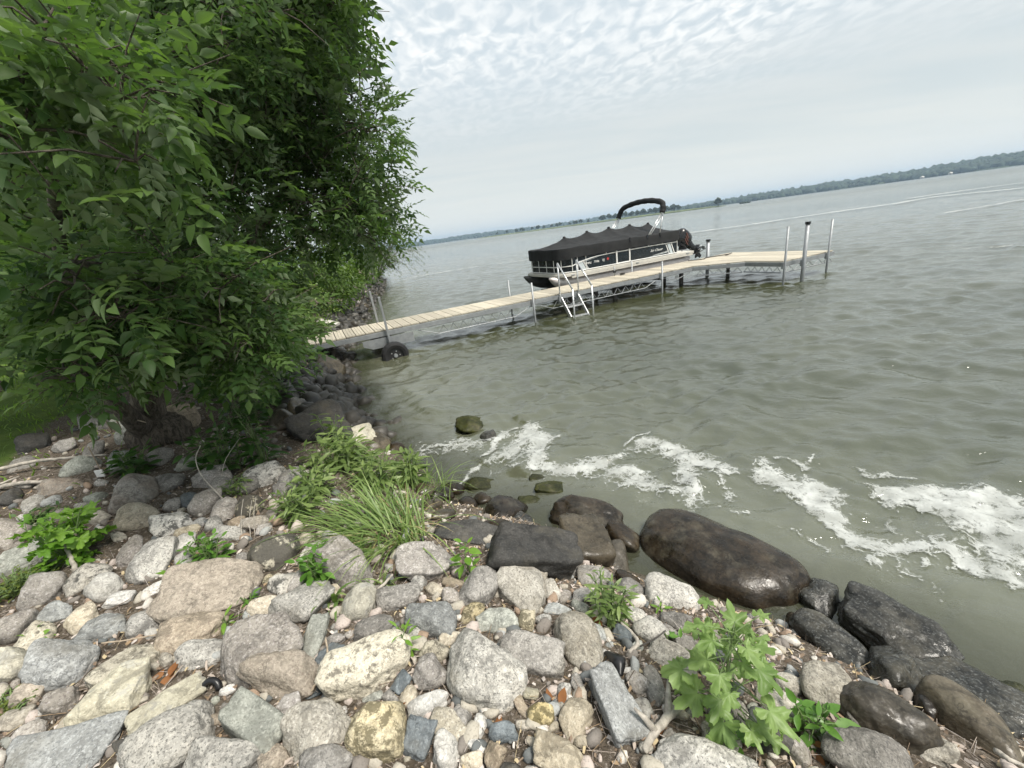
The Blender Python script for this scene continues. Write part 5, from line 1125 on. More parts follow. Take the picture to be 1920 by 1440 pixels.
def t_compound(seed, hi=False, n=3, L=0.26, leaf=0.105):
    r = np.random.default_rng(seed); Vs = []; Fs = []; b = 0
    tv, tf = t_lance(1, 0.46, 0.22, -0.16, 4) if hi else t_diamond()
    spots = []
    for i in range(n):
        t = 0.35 + 0.5 * i / max(1, n - 1)
        for s in (-1, 1): spots.append((t, s * R_(r.uniform(45, 68)), r.uniform(0.8, 1.05)))
    spots.append((1.0, r.normal(0, 0.12), 1.08))
    for t, a, s in spots:
        sc = leaf * s; c, sn = math.cos(a), math.sin(a); tl = r.normal(0, 0.35)
        V = tv * sc; V = np.stack([V[:, 0], V[:, 1] * math.cos(tl) - V[:, 2] * math.sin(tl), V[:, 1] * math.sin(tl) + V[:, 2] * math.cos(tl)], 1)
        V = np.stack([V[:, 0] * c - V[:, 1] * sn + L * t, V[:, 0] * sn + V[:, 1] * c, V[:, 2] - 0.30 * L * t * t - 0.15 * V[:, 0] * V[:, 0] / sc], 1)
        Vs.append(V); Fs.append(tf + b); b += len(V)
    # leaf stalk
    q = np.array([(0, -.0022, 0), (0, .0022, 0), (L * .5, 0.0016, -.075 * L), (L * .5, -.0016, -.075 * L), (L, 0.001, -.3 * L), (L, -.001, -.3 * L)]); Vs.append(q); Fs.append(np.array([(0, 3, 2), (0, 2, 1), (3, 5, 4), (3, 4, 2)]) + b)
    return np.vstack(Vs), np.vstack(Fs)
def t_lobed(seed, lobes=5, curl=0.25):
    r = np.random.default_rng(seed); n = 44; out = []
    for i in range(n + 1):
        th = -2.65 + 5.3 * i / n
        lo = abs(math.cos(th * lobes / 5.3 * math.pi * 0.5 * 1.9)) ; rad = 0.40 + 0.36 * lo * (1 - 0.35 * abs(th) / 2.65) + 0.085 * (i % 2) + r.uniform(-.04, .04)
        if abs(th) < 0.35: rad += 0.12
        out.append((rad * math.cos(th) + 0.10, rad * math.sin(th) * 0.92))
    V = [(0.0, 0, 0)]; mid = []
    for (x, y) in out: V.append((x * 0.5, y * 0.5, 0.06 * math.sin(5 * math.atan2(y, x)) + curl * -0.05))
    for k, (x, y) in enumerate(out): d = math.hypot(x, y); V.append((x, y, -curl * d * d * 0.55 + 0.17 * math.sin(6 * math.atan2(y, x) + seed) + r.uniform(-.08, .08)))
    m = n + 1; F = [(0, 1 + i, 2 + i) for i in range(n)]
    for i in range(n): F += [(1 + i, 1 + m + i, 2 + m + i), (1 + i, 2 + m + i, 2 + i)]
    return np.array(V, float), np.array(F)
def t_blade(L=1.0, W=0.02, bend=0.5, seg=6):
    V = []; F = []
    for i in range(seg + 1):
        t = i / seg; w = W * 0.5 * (1 - t ** 2.2) + 0.0005; a = bend * t * 1.7
        x = L * (math.sin(a) / max(bend * 1.7, .01)) if bend > .02 else 0; z = L * t * (1 - 0.42 * bend * t * t)
        x = L * bend * t * t * 0.75
        V += [(x, -w, z), (x, w, z)]
    for i in range(seg): a = 2 * i; F += [(a, a + 2, a + 3), (a, a + 3, a + 1)]
    return np.array(V), np.array(F)
def leaf_mesh(name, tvf, s=0.5): return mesh_np(name, tvf[0], tvf[1], True, {'tint': np.full(len(tvf[0]), s)})
def frame(d, up_hint, roll=0.0):
    d = np.asarray(d, float); d = d / (np.linalg.norm(d) + 1e-9); y = np.cross(up_hint, d)
    if np.linalg.norm(y) < 1e-4: y = np.cross([0.3, 1, 0], d)
    y /= np.linalg.norm(y); z = np.cross(d, y); c, s = math.cos(roll), math.sin(roll)
    return np.stack([d, y * c + z * s, -y * s + z * c], 1)
def frames(D, roll):
    D = D / (np.linalg.norm(D, axis=1)[:, None] + 1e-9); up = np.array([0, 0, 1.0]); Yv = np.cross(up, D); nn = np.linalg.norm(Yv, axis=1)[:, None]
    Yv = np.where(nn < 1e-3, np.array([[0, 1.0, 0]]), Yv / np.maximum(nn, 1e-3)); Zv = np.cross(D, Yv); c = np.cos(roll)[:, None]; s = np.sin(roll)[:, None]
    return np.stack([D, Yv * c + Zv * s, -Yv * s + Zv * c], 2)
def part_obj(name, me, mat, parent, pos, rot, sc):
    o = link(name, me, mat, parent)
    o.matrix_parent_inverse = Matrix.Identity(4)
    m = Matrix([[rot[i][j] * sc for j in range(3)] + [pos[i]] for i in range(3)] + [[0, 0, 0, 1]])
    o.matrix_local = m; return o
def foliage(root, pos, rot, sc, tmpl_hi, tmpl_lo, mat, nobj, seed, name='leaf', bulk='foliage'):
    """the leaves that show largest become parts, the rest one mass"""
    base = np.array(root.location[:]); P = pos
    pr = proj(P); infr = (pr[:, 0] > 0) & (pr[:, 0] < 1920) & (pr[:, 1] > 0) & (pr[:, 1] < 1440) & (pr[:, 2] > 0.2)
    size = np.where(infr, sc / np.maximum(pr[:, 2], 0.2), -1 / np.maximum(np.abs(pr[:, 2]), .2)); order = np.argsort(-size)
    first = order[:nobj]; rest = order[nobj:]
    mes = [leaf_mesh(name, t, 0.1 + 0.2 * i) for i, t in enumerate(tmpl_hi)]
    for j, i in enumerate(first): part_obj(name, mes[j % len(mes)], mat, root, P[i] - base, rot[i], sc[i])
    if len(rest):
        Vs = []; Fs = []; Ts = []; b = 0; r = np.random.default_rng(seed)
        for k in range(len(tmpl_lo)):
            sub = rest[k::len(tmpl_lo)]
            if len(sub) == 0: continue
            tv, tf = tmpl_lo[k]; V = np.einsum('nij,kj->nki', rot[sub] * sc[sub][:, None, None], tv) + (P[sub] - base)[:, None, :]
            Vs.append(V.reshape(-1, 3)); Fs.append((tf[None] + (np.arange(len(sub)) * len(tv))[:, None, None]).reshape(-1, 3) + b); b += len(sub) * len(tv)
            Ts.append(np.repeat(r.uniform(0, 1, len(sub)), len(tv)))
        o = link(bulk, mesh_np(bulk, np.vstack(Vs), np.vstack(Fs), True, {'tint': np.concatenate(Ts)}), mat, root); o['kind'] = 'stuff'
#@@PART4
# ------------------------------------------------------------------ trees
def in_poly(x, y, poly):
    ins = False; n = len(poly)
    for i in range(n):
        x1, y1 = poly[i]; x2, y2 = poly[(i + 1) % n]
        if (y1 > y) != (y2 > y) and x < (x2 - x1) * (y - y1) / (y2 - y1) + x1: ins = not ins
    return ins
def pads_from(regions, seed):
    r = random.Random(seed); out = []
    for poly, n, (d0, d1), (r0, r1) in regions:
        xs = [p[0] for p in poly]; ys = [p[1] for p in poly]; k = 0; t = 0
        while k < n and t < n * 60:
            t += 1; x = r.uniform(min(xs), max(xs)); y = r.uniform(min(ys), max(ys))
            if not in_poly(x, y, poly): continue
            P = atd(x, y, r.uniform(d0, d1)); R = r.uniform(r0, r1)
            if P[2] < gz(P[0], P[1]) + 0.45: continue
            out.append((P, R)); k += 1
    return out
COMP_LO = [t_compound(s, False) for s in (1, 2, 3, 4)]; COMP_HI = [t_compound(s, True) for s in (1, 2, 3, 4)]
COMP3_LO = [t_compound(s, False, 2, 0.20, 0.12) for s in (11, 12, 13)]
def grow(root, trunk_paths, pads, mat_bark, r_tip=0.006, name='limb', twig=True):
    base = np.array(root.location[:]); nodes = []; 
    for pts, rad in trunk_paths:
        sp = spline(pts, 10); rr = np.interp(np.linspace(0, 1, len(sp)), np.linspace(0, 1, len(rad)), rad)
        MB().tube(sp - base, rr, 14).build('trunk', M[mat_bark], root, True)
        nodes += [(p, q) for p, q in zip(sp[len(sp) // 4:], rr[len(rr) // 4:])]
    N = np.array([p for p, _ in nodes]); Q = np.array([q for _, q in nodes])
    todo = sorted(pads, key=lambda pr: np.min(np.linalg.norm(N - pr[0], axis=1))); mb = MB()
    for P, R in todo:
        d = np.linalg.norm(N - P, axis=1); w = d + 1.2 * np.maximum(0, N[:, 2] - P[2]); i = int(np.argmin(w)); a = N[i]; L = d[i]
        if L < 0.05: continue
        mid = (a + P) / 2 + np.array([0, 0, 0.10 * L]) + RNG.normal(0, 0.05 * L, 3)
        sp = spline([a, mid, P], 5); r0 = min(Q[i] * 0.72, 0.010 + 0.012 * L); rr = np.linspace(r0, max(r_tip, r0 * 0.35), len(sp))
        mb.tube(sp - base, rr, 6, False)
        N = np.vstack([N, sp[3:]]); Q = np.concatenate([Q, rr[3:]])
        if twig:
            for _ in range(4):
                e = P + RNG.normal(0, 1, 3) * R * np.array([0.8, 0.8, 0.5]); mb.tube(np.array([P, (P + e) / 2 + [0, 0, .03], e]) - base, [r_tip, r_tip * .7, r_tip * .4], 4, False)
    mb.build(name, M[mat_bark], root, True)
def pad_leaves(pads, dens, size, seed, droop=0.08, wind=(0.08, -0.1)):
    r = np.random.default_rng(seed); Ps = []; Ds = []; Ss = []
    for P, R in pads:
        n = max(4, int(dens * R * R)); d = r.normal(size=(n, 3)); d /= np.linalg.norm(d, axis=1)[:, None]; q = R * r.uniform(0.25, 1, n) ** 0.6
        p = P + d * q[:, None] * np.array([1, 1, 0.75]); Ps.append(p)
        dr = d * np.array([1, 1, 0.5]) + r.normal(0, 0.45, (n, 3)) + np.array([wind[0], wind[1], -droop]); Ds.append(dr); Ss.append(size * r.uniform(0.7, 1.2, n))
    P = np.vstack(Ps); D = np.vstack(Ds); Sc = np.concatenate(Ss); return P, frames(D, r.normal(0, 0.5, len(P))), Sc
# the leaning ash by the boulders
G = hit(300, 826, 0.0)
ash = empty('ash_tree', tuple(G)); tag(ash, 'leaning multi-stemmed ash tree with windblown leaves among the bank stones', 'tree')
padsA = pads_from([
  ([(480, -60), (630, -60), (655, 60), (690, 150), (706, 230), (710, 300), (726, 350), (752, 412), (730, 440), (680, 460), (590, 430), (500, 300)], 100, (4.6, 7.0), (0.22, 0.42)),
  ([(230, 60), (560, -40), (600, 430), (560, 500), (300, 500), (180, 300)], 85, (4.4, 7.5), (0.3, 0.55)),
  ([(40, 500), (430, 480), (520, 560), (540, 640), (500, 680), (420, 640), (350, 590), (240, 620), (190, 690), (120, 620), (40, 590)], 80, (3.5, 5.2), (0.2, 0.36)),
  ([(-60, 40), (250, 60), (300, 300), (150, 330), (-60, 250)], 26, (2.6, 3.8), (0.2, 0.3)),
  ([(100, 480), (300, 520), (250, 640), (120, 620)], 14, (3.0, 3.6), (0.16, 0.25)),
  ([(300, 600), (495, 612), (508, 690), (450, 732), (340, 690)], 22, (4.2, 5.2), (0.18, 0.28)),
  ([(100, 590), (230, 630), (205, 730), (120, 720)], 10, (3.3, 3.9), (0.15, 0.22)),
  ([(300, -300), (560, -300), (600, -40), (300, -40)], 30, (4.8, 7.0), (0.35, 0.6))], 3)
def up(px, py, dist): return atd(px, py, dist)
g = G
trA = [([g + [0, 0, -0.15], g + [-0.02, 0, 0.22], up(268, 712, 5.7), up(248, 600, 5.7), up(300, 400, 5.8), up(380, 180, 6.0), up(420, -60, 6.3)], [0.24, 0.17, 0.095, 0.08, 0.07, 0.055, 0.03]),
       ([g + [-0.05, 0, 0.05], up(225, 762, 5.5), up(150, 640, 5.2), up(110, 450, 4.6), up(90, 200, 3.9)], [0.13, 0.07, 0.055, 0.04, 0.02]),
       ([g + [0.02, 0.03, 0.18], up(300, 700, 5.9), up(400, 560, 5.9), up(520, 380, 5.9), up(610, 200, 5.9), up(660, 30, 5.9)], [0.10, 0.06, 0.05, 0.045, 0.035, 0.02])]
grow(ash, trA, padsA, 'bark')
P, Rt, Sc = pad_leaves(padsA, 235, 0.85, 5)
foliage(ash, P, Rt, Sc, COMP_HI, COMP_LO, M['ash'], 300, 6)
# flared, furrowed stump at its foot with dead sprouts
mb = MB(); V0, F0 = ICO[4]; lump = V0 * np.array([0.30, 0.26, 0.26]) * (1 + 0.10 * fbm(V0 * 2.2, 3, 5) + 0.05 * np.sin(np.arctan2(V0[:, 1], V0[:, 0]) * 17 + 2 * fbm(V0 * 2, 2, 8)))[:, None]
me = mesh_np('root_flare', lump + [0.03, 0, 0.06], F0, True); link('root_flare', me, M['bark'], ash)
for k in range(7):
    a = g + np.array([RNG.normal(-0.12, 0.12), RNG.normal(-0.18, 0.05), 0.25]); e = a + RNG.normal(0, 1, 3) * [0.3, 0.15, 0.12] + [0, -0.08, 0.14]
    MB().tube(np.array([a, (a + e) / 2 + [0, 0, .06], e]) - g, [0.010, 0.007, 0.003], 5, False).build('dead_sprout', M['twig'], ash)
# the larger tree at the left edge
GB = np.array([-9.3, 7.2, 0.0]); GB[2] = gz(GB[0], GB[1])
big = empty('shade_tree', tuple(GB)); tag(big, 'big dark tree at the left edge spreading over the lawn', 'tree')
padsB = pads_from([([(-200, -200), (640, -200), (600, 60), (420, 130), (300, 300), (220, 520), (-200, 580)], 120, (6.5, 11.0), (0.5, 0.95)),
                   ([(-200, 420), (330, 430), (330, 600), (-200, 640)], 40, (6.5, 9.5), (0.4, 0.7))], 8)
tb = up(10, 440, 11.0); tb2 = up(20, 330, 11.0)
trB = [([GB + [0, 0, -.2], GB + [0.05, 0, .6], tb, tb2, up(70, 140, 11), up(150, -80, 11)], [0.42, 0.34, 0.27, 0.22, 0.16, 0.08]), ([tb, up(60, 292, 9.8), up(160, 270, 9.0), up(280, 230, 8.6)], [0.16, 0.12, 0.09, 0.05]),
       ([tb2, up(300, 100, 9.5), up(420, 20, 9.0), up(560, -60, 8.5)], [0.14, 0.10, 0.07, 0.04])]
grow(big, trB, padsB, 'bark', 0.010)
P, Rt, Sc = pad_leaves(padsB, 75, 1.35, 9)
foliage(big, P, Rt, Sc, COMP_HI, COMP_LO, M['ash'], 120, 10)
# trees farther along the shore and behind the lawn
def back_tree(base, h, crown_r, mat, label, seed, dens=10, size=2.8, low=0.18, group='trees behind the lawn and along the shore', lean=(0, 0), name='broadleaf_tree', nobj=0):
    r = np.random.default_rng(seed); b = np.array([base[0], base[1], gz(*base)]); o = empty(name, tuple(b)); tag(o, label, 'tree', group)
    pads = []
    for _ in range(int(22 + crown_r * 12)):
        a = r.uniform(0, 6.28); z = r.uniform(low, 1.0); w = crown_r * (math.sin(math.pi * min(1, (z - low) / (1 - low) * 0.88 + 0.10)) ** 0.6) * math.sqrt(r.uniform(0.05, 1))
        pads.append((b + np.array([math.cos(a) * w + lean[0] * z, math.sin(a) * w + lean[1] * z, z * h]), r.uniform(0.16, 0.30) * crown_r))
    grow(o, [([b + [0, 0, -.2], b + [0.1, 0, h * .3], b + [lean[0] * .6, lean[1] * .6, h * .6], b + [lean[0], lean[1], h * .92]], [0.04 * h * .8, 0.03 * h * .8, 0.02 * h * .8, 0.006 * h])], pads, 'bark', 0.012, twig=False)
    P, Rt, Sc = pad_leaves(pads, dens, size, seed + 1); foliage(o, P, Rt, Sc, COMP_HI, COMP3_LO if size < 2 else COMP_LO, M[mat], nobj, seed + 2)
back_tree((-17, 15), 11, 5.5, 'ash_back', 'dark tree behind the lawn left of the leaning ash', 20)
back_tree((-13.5, 20), 12, 5.2, 'ash_back', 'tall tree behind the lawn seen through the ash leaves', 23)
back_tree((-11.5, 27), 12, 5.0, 'ash_back', 'tall shore tree behind the leaning ash, above the bushes', 26)
back_tree((-24, 12), 11, 6.0, 'ash_back', 'broad tree far left beyond the lawn', 29)
back_tree((-10.3, 14.5), 8, 3.2, 'ash_back', 'middle-sized shore tree just behind the ash crown', 32, 22, 1.9)
def bush(px, py, w_px, h_px, mat, label, seed, dens, size, tm, droop=0.3, nobj=40, name='bush'):
    b = hit(px, py); m = ((b - C3) @ F3) / FPX; w = w_px * m; h = h_px * m; r = np.random.default_rng(seed)
    o = empty(name, tuple(b)); tag(o, label, 'bush', 'bushes along the shore'); pads = []
    for _ in range(26):
        a = r.uniform(0, 6.28); q = math.sqrt(r.uniform(0, 1)); z = r.uniform(0.1, 1.0); ww = 0.5 * w * (1 - 0.55 * z * z)
        pads.append((b + np.array([math.cos(a) * q * ww, math.sin(a) * q * ww, z * h * (1 - 0.3 * q * q)]), 0.14 * (w + h) * r.uniform(.6, 1)))
    grow(o, [([b + [0, 0, -.1], b + [0.05, 0, h * .3], b + [0.1, 0.1, h * .75]], [0.04, 0.03, 0.012])], pads, 'bark', 0.005, 'branch', False)
    P, Rt, Sc = pad_leaves(pads, dens, size, seed + 1, droop); foliage(o, P, Rt, Sc, tm, tm, M[mat], nobj, seed + 2); return o
OV = [t_lance(0.09, 0.035, 0.2, -0.02, 3), t_lance(0.075, 0.03, 0.1, -0.015, 3)]
bush(545, 600, 150, 150, 'ash_back', 'dark bush on the bank left of the dock start', 50, 220, 1.7, OV)
bush(604, 582, 140, 150, 'bush', 'yellow-green bush behind the dock start', 53, 190, 2.0, OV)
bush(652, 556, 130, 120, 'bush', 'bright bush overhanging the far shore stones', 56, 150, 2.6, OV)
bush(684, 532, 90, 100, 'bush', 'farthest bright bush hanging over the water', 59, 120, 3.0, OV)
bush(628, 592, 80, 70, 'bush', 'low bush over the rubble just behind the dock', 81, 240, 1.7, OV)
bush(665, 560, 60, 60, 'bush', 'low bright bush at the far rubble shore', 84, 200, 2.2, OV)
bush(585, 606, 90, 80, 'weed', 'pale leafy bush beside the dock start', 87, 260, 1.4, OV)
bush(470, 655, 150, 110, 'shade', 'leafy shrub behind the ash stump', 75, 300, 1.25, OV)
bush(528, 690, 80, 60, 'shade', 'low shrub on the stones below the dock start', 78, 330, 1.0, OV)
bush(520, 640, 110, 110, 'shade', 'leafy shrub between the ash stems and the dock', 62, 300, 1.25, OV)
bush(592, 628, 70, 46, 'weed', 'pale weedy clump at the shore end of the dock', 65, 340, 1.1, OV, 0.0)
WS = [t_lance(0.12, 0.018, 0.2, -0.03, 3)]
# wispy willow hanging over the water
def wisp():
    b = hit(708, 522); m = ((b - C3) @ F3) / FPX; o = empty('willow_shrub', tuple(b)); tag(o, 'wispy grey-green willow shrub drooping over the water', 'bush'); r = np.random.default_rng(70); Ps = []; Ds = []; mb = MB()
    for k in range(70):
        e = np.array([r.uniform(-10, 78), r.uniform(-30, 30), r.uniform(20, 95)]) * m; d = e * [1, 1, 0] * 0.25 + np.array([0.1, 0, -r.uniform(.3, 1.0)]) * 40 * m
        sp = spline([b, b + e * 0.5 + [0, 0, 10 * m], b + e, b + e + d], 5)
        sp[:, 2] = np.maximum(sp[:, 2], 0.12)
        mb.tube(sp - b, np.linspace(0.018, 0.003, len(sp)), 4, False)
        for p, q in zip(sp[5:-1], sp[6:]):
            for _ in range(5): Ps.append(p + r.normal(0, 0.06, 3)); Ds.append((q - p) + r.normal(0, 0.6, 3) * np.linalg.norm(q - p) + [0, 0, -.05])
    mb.build('branch', M['bark'], o); P = np.array(Ps); foliage(o, P, frames(np.array(Ds), r.normal(0, 1, len(P))), np.full(len(P), 1.6), WS, WS, M['willow'], 40, 71)
wisp()

# ------------------------------------------------------------------ plants among the stones
LOB = [t_lobed(s) for s in (1, 2, 3, 4)]; OVAL = [t_lance(1, 0.5, 0.12, -0.12, 6), t_lance(1, 0.46, 0.2, -0.25, 6), t_lance(1, 0.55, 0.05, 0.06, 6)]
LANC = [t_lance(1, 0.26, 0.12, -0.25, 5), t_lance(1, 0.22, 0.15, -0.4, 5), t_lance(1, 0.3, 0.1, -0.1, 5)]
def plant(name, label, px, py, h_px, w_px, n, tm, leaf_px, mat, seed, stems=1, petiole=0.35, cat='plant', nobj=60, bias=(0, 0), low=0.1, group=None, lift=0.0, droop=0.15, stem_r=0.006):
    b = hit(px, py); m = ((b - C3) @ F3) / FPX; r = np.random.default_rng(seed); o = empty(name, tuple(b)); tag(o, label, cat, group)
    h, w, lf = h_px * m, w_px * m * 0.5, leaf_px * m; mb = MB(); Ps = []; Ds = []; Ss = []; per = max(1, n // stems)
    for s in range(stems):
        a = r.uniform(0, 6.28); sp_ = 0 if stems == 1 else r.uniform(0.2, 1.0)
        b0 = b + np.array([math.cos(a), math.sin(a), 0]) * w * 0.25 * sp_; top = b + np.array([math.cos(a) * w * 0.75 * sp_ + bias[0] * h, math.sin(a) * w * 0.75 * sp_ + bias[1] * h, h * r.uniform(.7, 1.0 if stems > 1 else 1.01)])
        sp = spline([b0 - [0, 0, .02], (b0 + top) / 2 + r.normal(0, 0.04 * h, 3), top], 8); mb.tube(sp - b, np.linspace(stem_r, stem_r * .45, len(sp)), 6, False)
        for i in range(per):
            t = low + (1 - low) * (i + r.uniform(0, .9)) / per; p = sp[min(len(sp) - 1, int(t * (len(sp) - 1)))]
            az = i * 2.4 + r.normal(0, .3) + s; reach = petiole * w * (1.15 - 0.55 * t) * r.uniform(.6, 1.2)
            d = np.array([math.cos(az), math.sin(az), 0.25 - droop + 0.5 * t * (1 if t > .8 else .3)]); q = p + d * reach + [0, 0, lift]
            q[2] = max(q[2], gz(q[0], q[1]) + 0.02)
            if petiole > 0.1: mb.tube(np.array([p, (p + q) / 2 + [0, 0, .05 * reach], q]) - b, [stem_r * .5, stem_r * .4, stem_r * .3], 4, False)
            Ps.append(q); Ds.append(d + np.array([0, 0, -droop]) + r.normal(0, .18, 3)); Ss.append(lf * r.uniform(.65, 1.15) * (1 - 0.35 * max(0, t - .7) / .3))
    mb.build('stem', M['stem'], o, True); P = np.array(Ps)
    foliage(o, P, frames(np.array(Ds), r.normal(0, .35, len(P))), np.array(Ss), tm, tm, M[mat], nobj, seed + 1); return o
plant('lobed_plant', 'tall pale green plant with lobed mallow-like leaves beside the driftwood stick', 1382, 1345, 262, 230, 44, LOB, 41, 'mallow', 201, 1, 0.68, bias=(-0.05, 0.02), low=0.08, droop=0.34)
plant('glossy_plant', 'short bright plant with ribbed oval leaves left of the brown boulders', 1522, 1372, 84, 100, 34, OVAL, 40, 'glossy', 203, 4, 0.35)
plant('seedling', 'small broad-leaved seedling at the bottom edge under the lobed plant', 1378, 1402, 34, 56, 6, OVAL, 36, 'glossy', 205, 1, 0.3, low=.3)
plant('feathery_plant', 'bushy plant with fine narrow leaves below the black boulder', 1140, 1158, 100, 110, 170, LANC, 24, 'weed', 207, 9, 0.2, nobj=120)
plant('sapling', 'small sapling with paired oval leaves in front of the low dark slab', 886, 1082, 96, 64, 18, OVAL, 28, 'bright', 209, 1, 0.3)
plant('sapling', 'yellow-green sapling sprout beside the blue-grey blocky boulder', 768, 1212, 62, 64, 20, LANC, 30, 'bright', 211, 2, 0.35)
plant('leafy_weed', 'bright green lobed weed clump beside the cream boulder at the left', 158, 1042, 105, 132, 60, LOB, 27, 'bright', 213, 7, 0.4, bias=(0.05, 0))
plant('flowering_weed', 'small round-leaved weed with tiny white flowers above the flat slab', 397, 1056, 58, 100, 90, OVAL, 18, 'glossy', 215, 9, 0.25)
plant('sprout', 'small sprout at the left end of the flat orange-brown slab', 332, 1086, 26, 46, 14, LANC, 28, 'bright', 217, 2, 0.3)
plant('trailing_weed', 'trailing leafy weed left of the pinkish rounded granite', 605, 1085, 66, 90, 100, OVAL, 24, 'glossy', 219, 12, 0.25, nobj=90)
plant('trailing_weed', 'few trailing leaves above the light blue-grey oval boulder', 76, 1202, 24, 70, 12, OVAL, 24, 'bright', 221, 3, 0.4)
plant('sprout', 'sprout between the orange-brown slab and the pinkish tan boulder', 424, 1172, 26, 50, 12, LANC, 26, 'bright', 223, 3, 0.3)
plant('sprout', 'sprout at the right edge of the flat orange-brown slab', 468, 1130, 20, 44, 10, LANC, 24, 'glossy', 225, 3, 0.3)
plant('sprout', 'tiny sprout in front of the smooth grey boulder', 1240, 1146, 28, 28, 8, LANC, 18, 'bright', 227, 1, 0.3)
plant('sprout', 'small sprout right of the round grey stone', 1262, 1206, 26, 40, 8, OVAL, 26, 'glossy', 229, 2, 0.3)
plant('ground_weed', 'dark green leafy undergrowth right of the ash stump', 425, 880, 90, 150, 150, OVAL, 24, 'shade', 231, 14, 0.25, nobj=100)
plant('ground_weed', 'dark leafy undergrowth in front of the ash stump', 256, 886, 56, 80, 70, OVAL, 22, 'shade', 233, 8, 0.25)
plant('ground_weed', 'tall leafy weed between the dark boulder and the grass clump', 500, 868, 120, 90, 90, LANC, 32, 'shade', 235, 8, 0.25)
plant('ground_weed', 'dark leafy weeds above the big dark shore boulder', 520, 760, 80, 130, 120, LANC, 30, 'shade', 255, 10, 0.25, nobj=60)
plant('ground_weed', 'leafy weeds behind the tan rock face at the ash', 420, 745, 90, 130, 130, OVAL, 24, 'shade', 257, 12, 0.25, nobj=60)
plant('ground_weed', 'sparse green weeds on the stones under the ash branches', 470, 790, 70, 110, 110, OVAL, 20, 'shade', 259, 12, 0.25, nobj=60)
plant('weed_clump', 'fresh green weeds left of the grass clump', 560, 968, 70, 120, 150, LANC, 24, 'weed', 237, 16, 0.2, nobj=100)
plant('weed_clump', 'knotweed clump behind the grass at the water side', 640, 880, 70, 140, 140, LANC, 32, 'weed', 239, 16, 0.22, nobj=100)
plant('weed_clump', 'dense weeds at the middle of the grassy patch', 700, 915, 66, 130, 130, LANC, 30, 'weed', 261, 16, 0.22, nobj=80)
plant('weed_clump', 'low weeds in front of the pale slab with black specks', 588, 925, 60, 110, 150, LANC, 26, 'weed', 263, 14, 0.22, nobj=60)
plant('weed_clump', 'leafy stems above the pale yellow broken block', 680, 868, 56, 110, 120, LANC, 28, 'weed', 265, 10, 0.22, nobj=60)
plant('weed_clump', 'knotweed stems leaning to the foam at the grass clump tip', 770, 905, 62, 110, 150, LANC, 30, 'weed', 241, 12, 0.22, nobj=100)
plant('weed_clump', 'leafy weeds on the big dark boulder by the shore', 632, 838, 70, 60, 60, LANC, 28, 'weed', 243, 6, 0.22)
plant('ground_cover', 'low mossy ground cover at the left edge beside the mauve stone', 28, 1112, 30, 120, 260, OVAL, 9, 'moss', 245, 40, 0.2, nobj=0)
plant('ground_cover', 'low mossy ground cover under the pale greenish slab', 70, 1085, 18, 120, 200, OVAL, 9, 'moss', 247, 40, 0.2, nobj=0)
plant('ground_cover', 'mossy growth at the far left near the bottom corner', 20, 1330, 16, 120, 260, OVAL, 9, 'moss', 249, 40, 0.2, nobj=0)
plant('ground_cover', 'low green growth left of the bright lobed weed', 70, 985, 20, 110, 120, OVAL, 14, 'shade', 251, 20, 0.2, nobj=0)
plant('ground_cover', 'yellow-green weeds in front of the pale black-specked slab', 445, 925, 30, 80, 80, LANC, 16, 'weed', 253, 10, 0.2, nobj=40)
def grass(name, label, px, py, L_px, spread_px, n, seed, mat='blade', lean=(0.0, 0.0), w=0.010, nobj=200, up_=0.75):
    b = hit(px, py); m = ((b - C3) @ F3) / FPX; r = np.random.default_rng(seed); o = empty(name, tuple(b)); tag(o, label, 'grass')
    tm = [t_blade(1, w / (L_px * m) * 1.2, bd) for bd in (0.35, 0.7, 1.0, 1.3)]
    a = r.uniform(0, 6.28, n); q = np.sqrt(r.uniform(0, 1, n)) * spread_px * m * .5; P = b + np.stack([np.cos(a) * q, np.sin(a) * q, np.zeros(n)], 1)
    P[:, 2] = ground(P[:, 0], P[:, 1]) - 0.01
    az = a + r.normal(0, .8, n); out = np.stack([np.cos(az) + lean[0], np.sin(az) + lean[1], np.zeros(n)], 1); out /= np.linalg.norm(out, axis=1)[:, None]
    Zv = np.stack([out[:, 0] * (1 - up_), out[:, 1] * (1 - up_), np.full(n, up_)], 1); Zv /= np.linalg.norm(Zv, axis=1)[:, None]
    Yv = np.cross(Zv, out); Yv /= np.linalg.norm(Yv, axis=1)[:, None]; Xv = np.cross(Yv, Zv)
    foliage(o, P, np.stack([Xv, Yv, Zv], 2), L_px * m * r.uniform(.5, 1.1, n), tm, tm, M[mat], nobj, seed, 'blade'); return o
grass('grass_clump', 'large clump of long arching grass blades at the water side', 735, 1010, 160, 120, 210, 301, lean=(-0.8, -0.3), w=0.009, up_=0.6)
grass('grass_clump', 'arching grass behind the pink-brown lumpy boulder', 690, 985, 130, 140, 150, 303, lean=(-0.4, -0.3), w=0.009, up_=0.6)
grass('grass_clump', 'loose tall grass among the weeds left of the foam', 770, 930, 110, 140, 130, 305, lean=(-0.2, -0.2), w=0.008, nobj=120)
grass('grass_tuft', 'dry straw-coloured blades caught in the large grass clump', 738, 1000, 120, 90, 44, 311, mat='straw', lean=(-0.4, -0.3), w=0.007, nobj=44, up_=0.55)
grass('grass_tuft', 'short grass tuft right of the pinkish rounded granite', 716, 1100, 52, 40, 46, 307, lean=(0.2, -0.5), w=0.008, nobj=46)
grass('grass_tuft', 'broad-bladed grass tuft above the cream-faced round stone', 622, 1128, 70, 26, 16, 309, lean=(-0.2, -0.8), w=0.026, nobj=16)
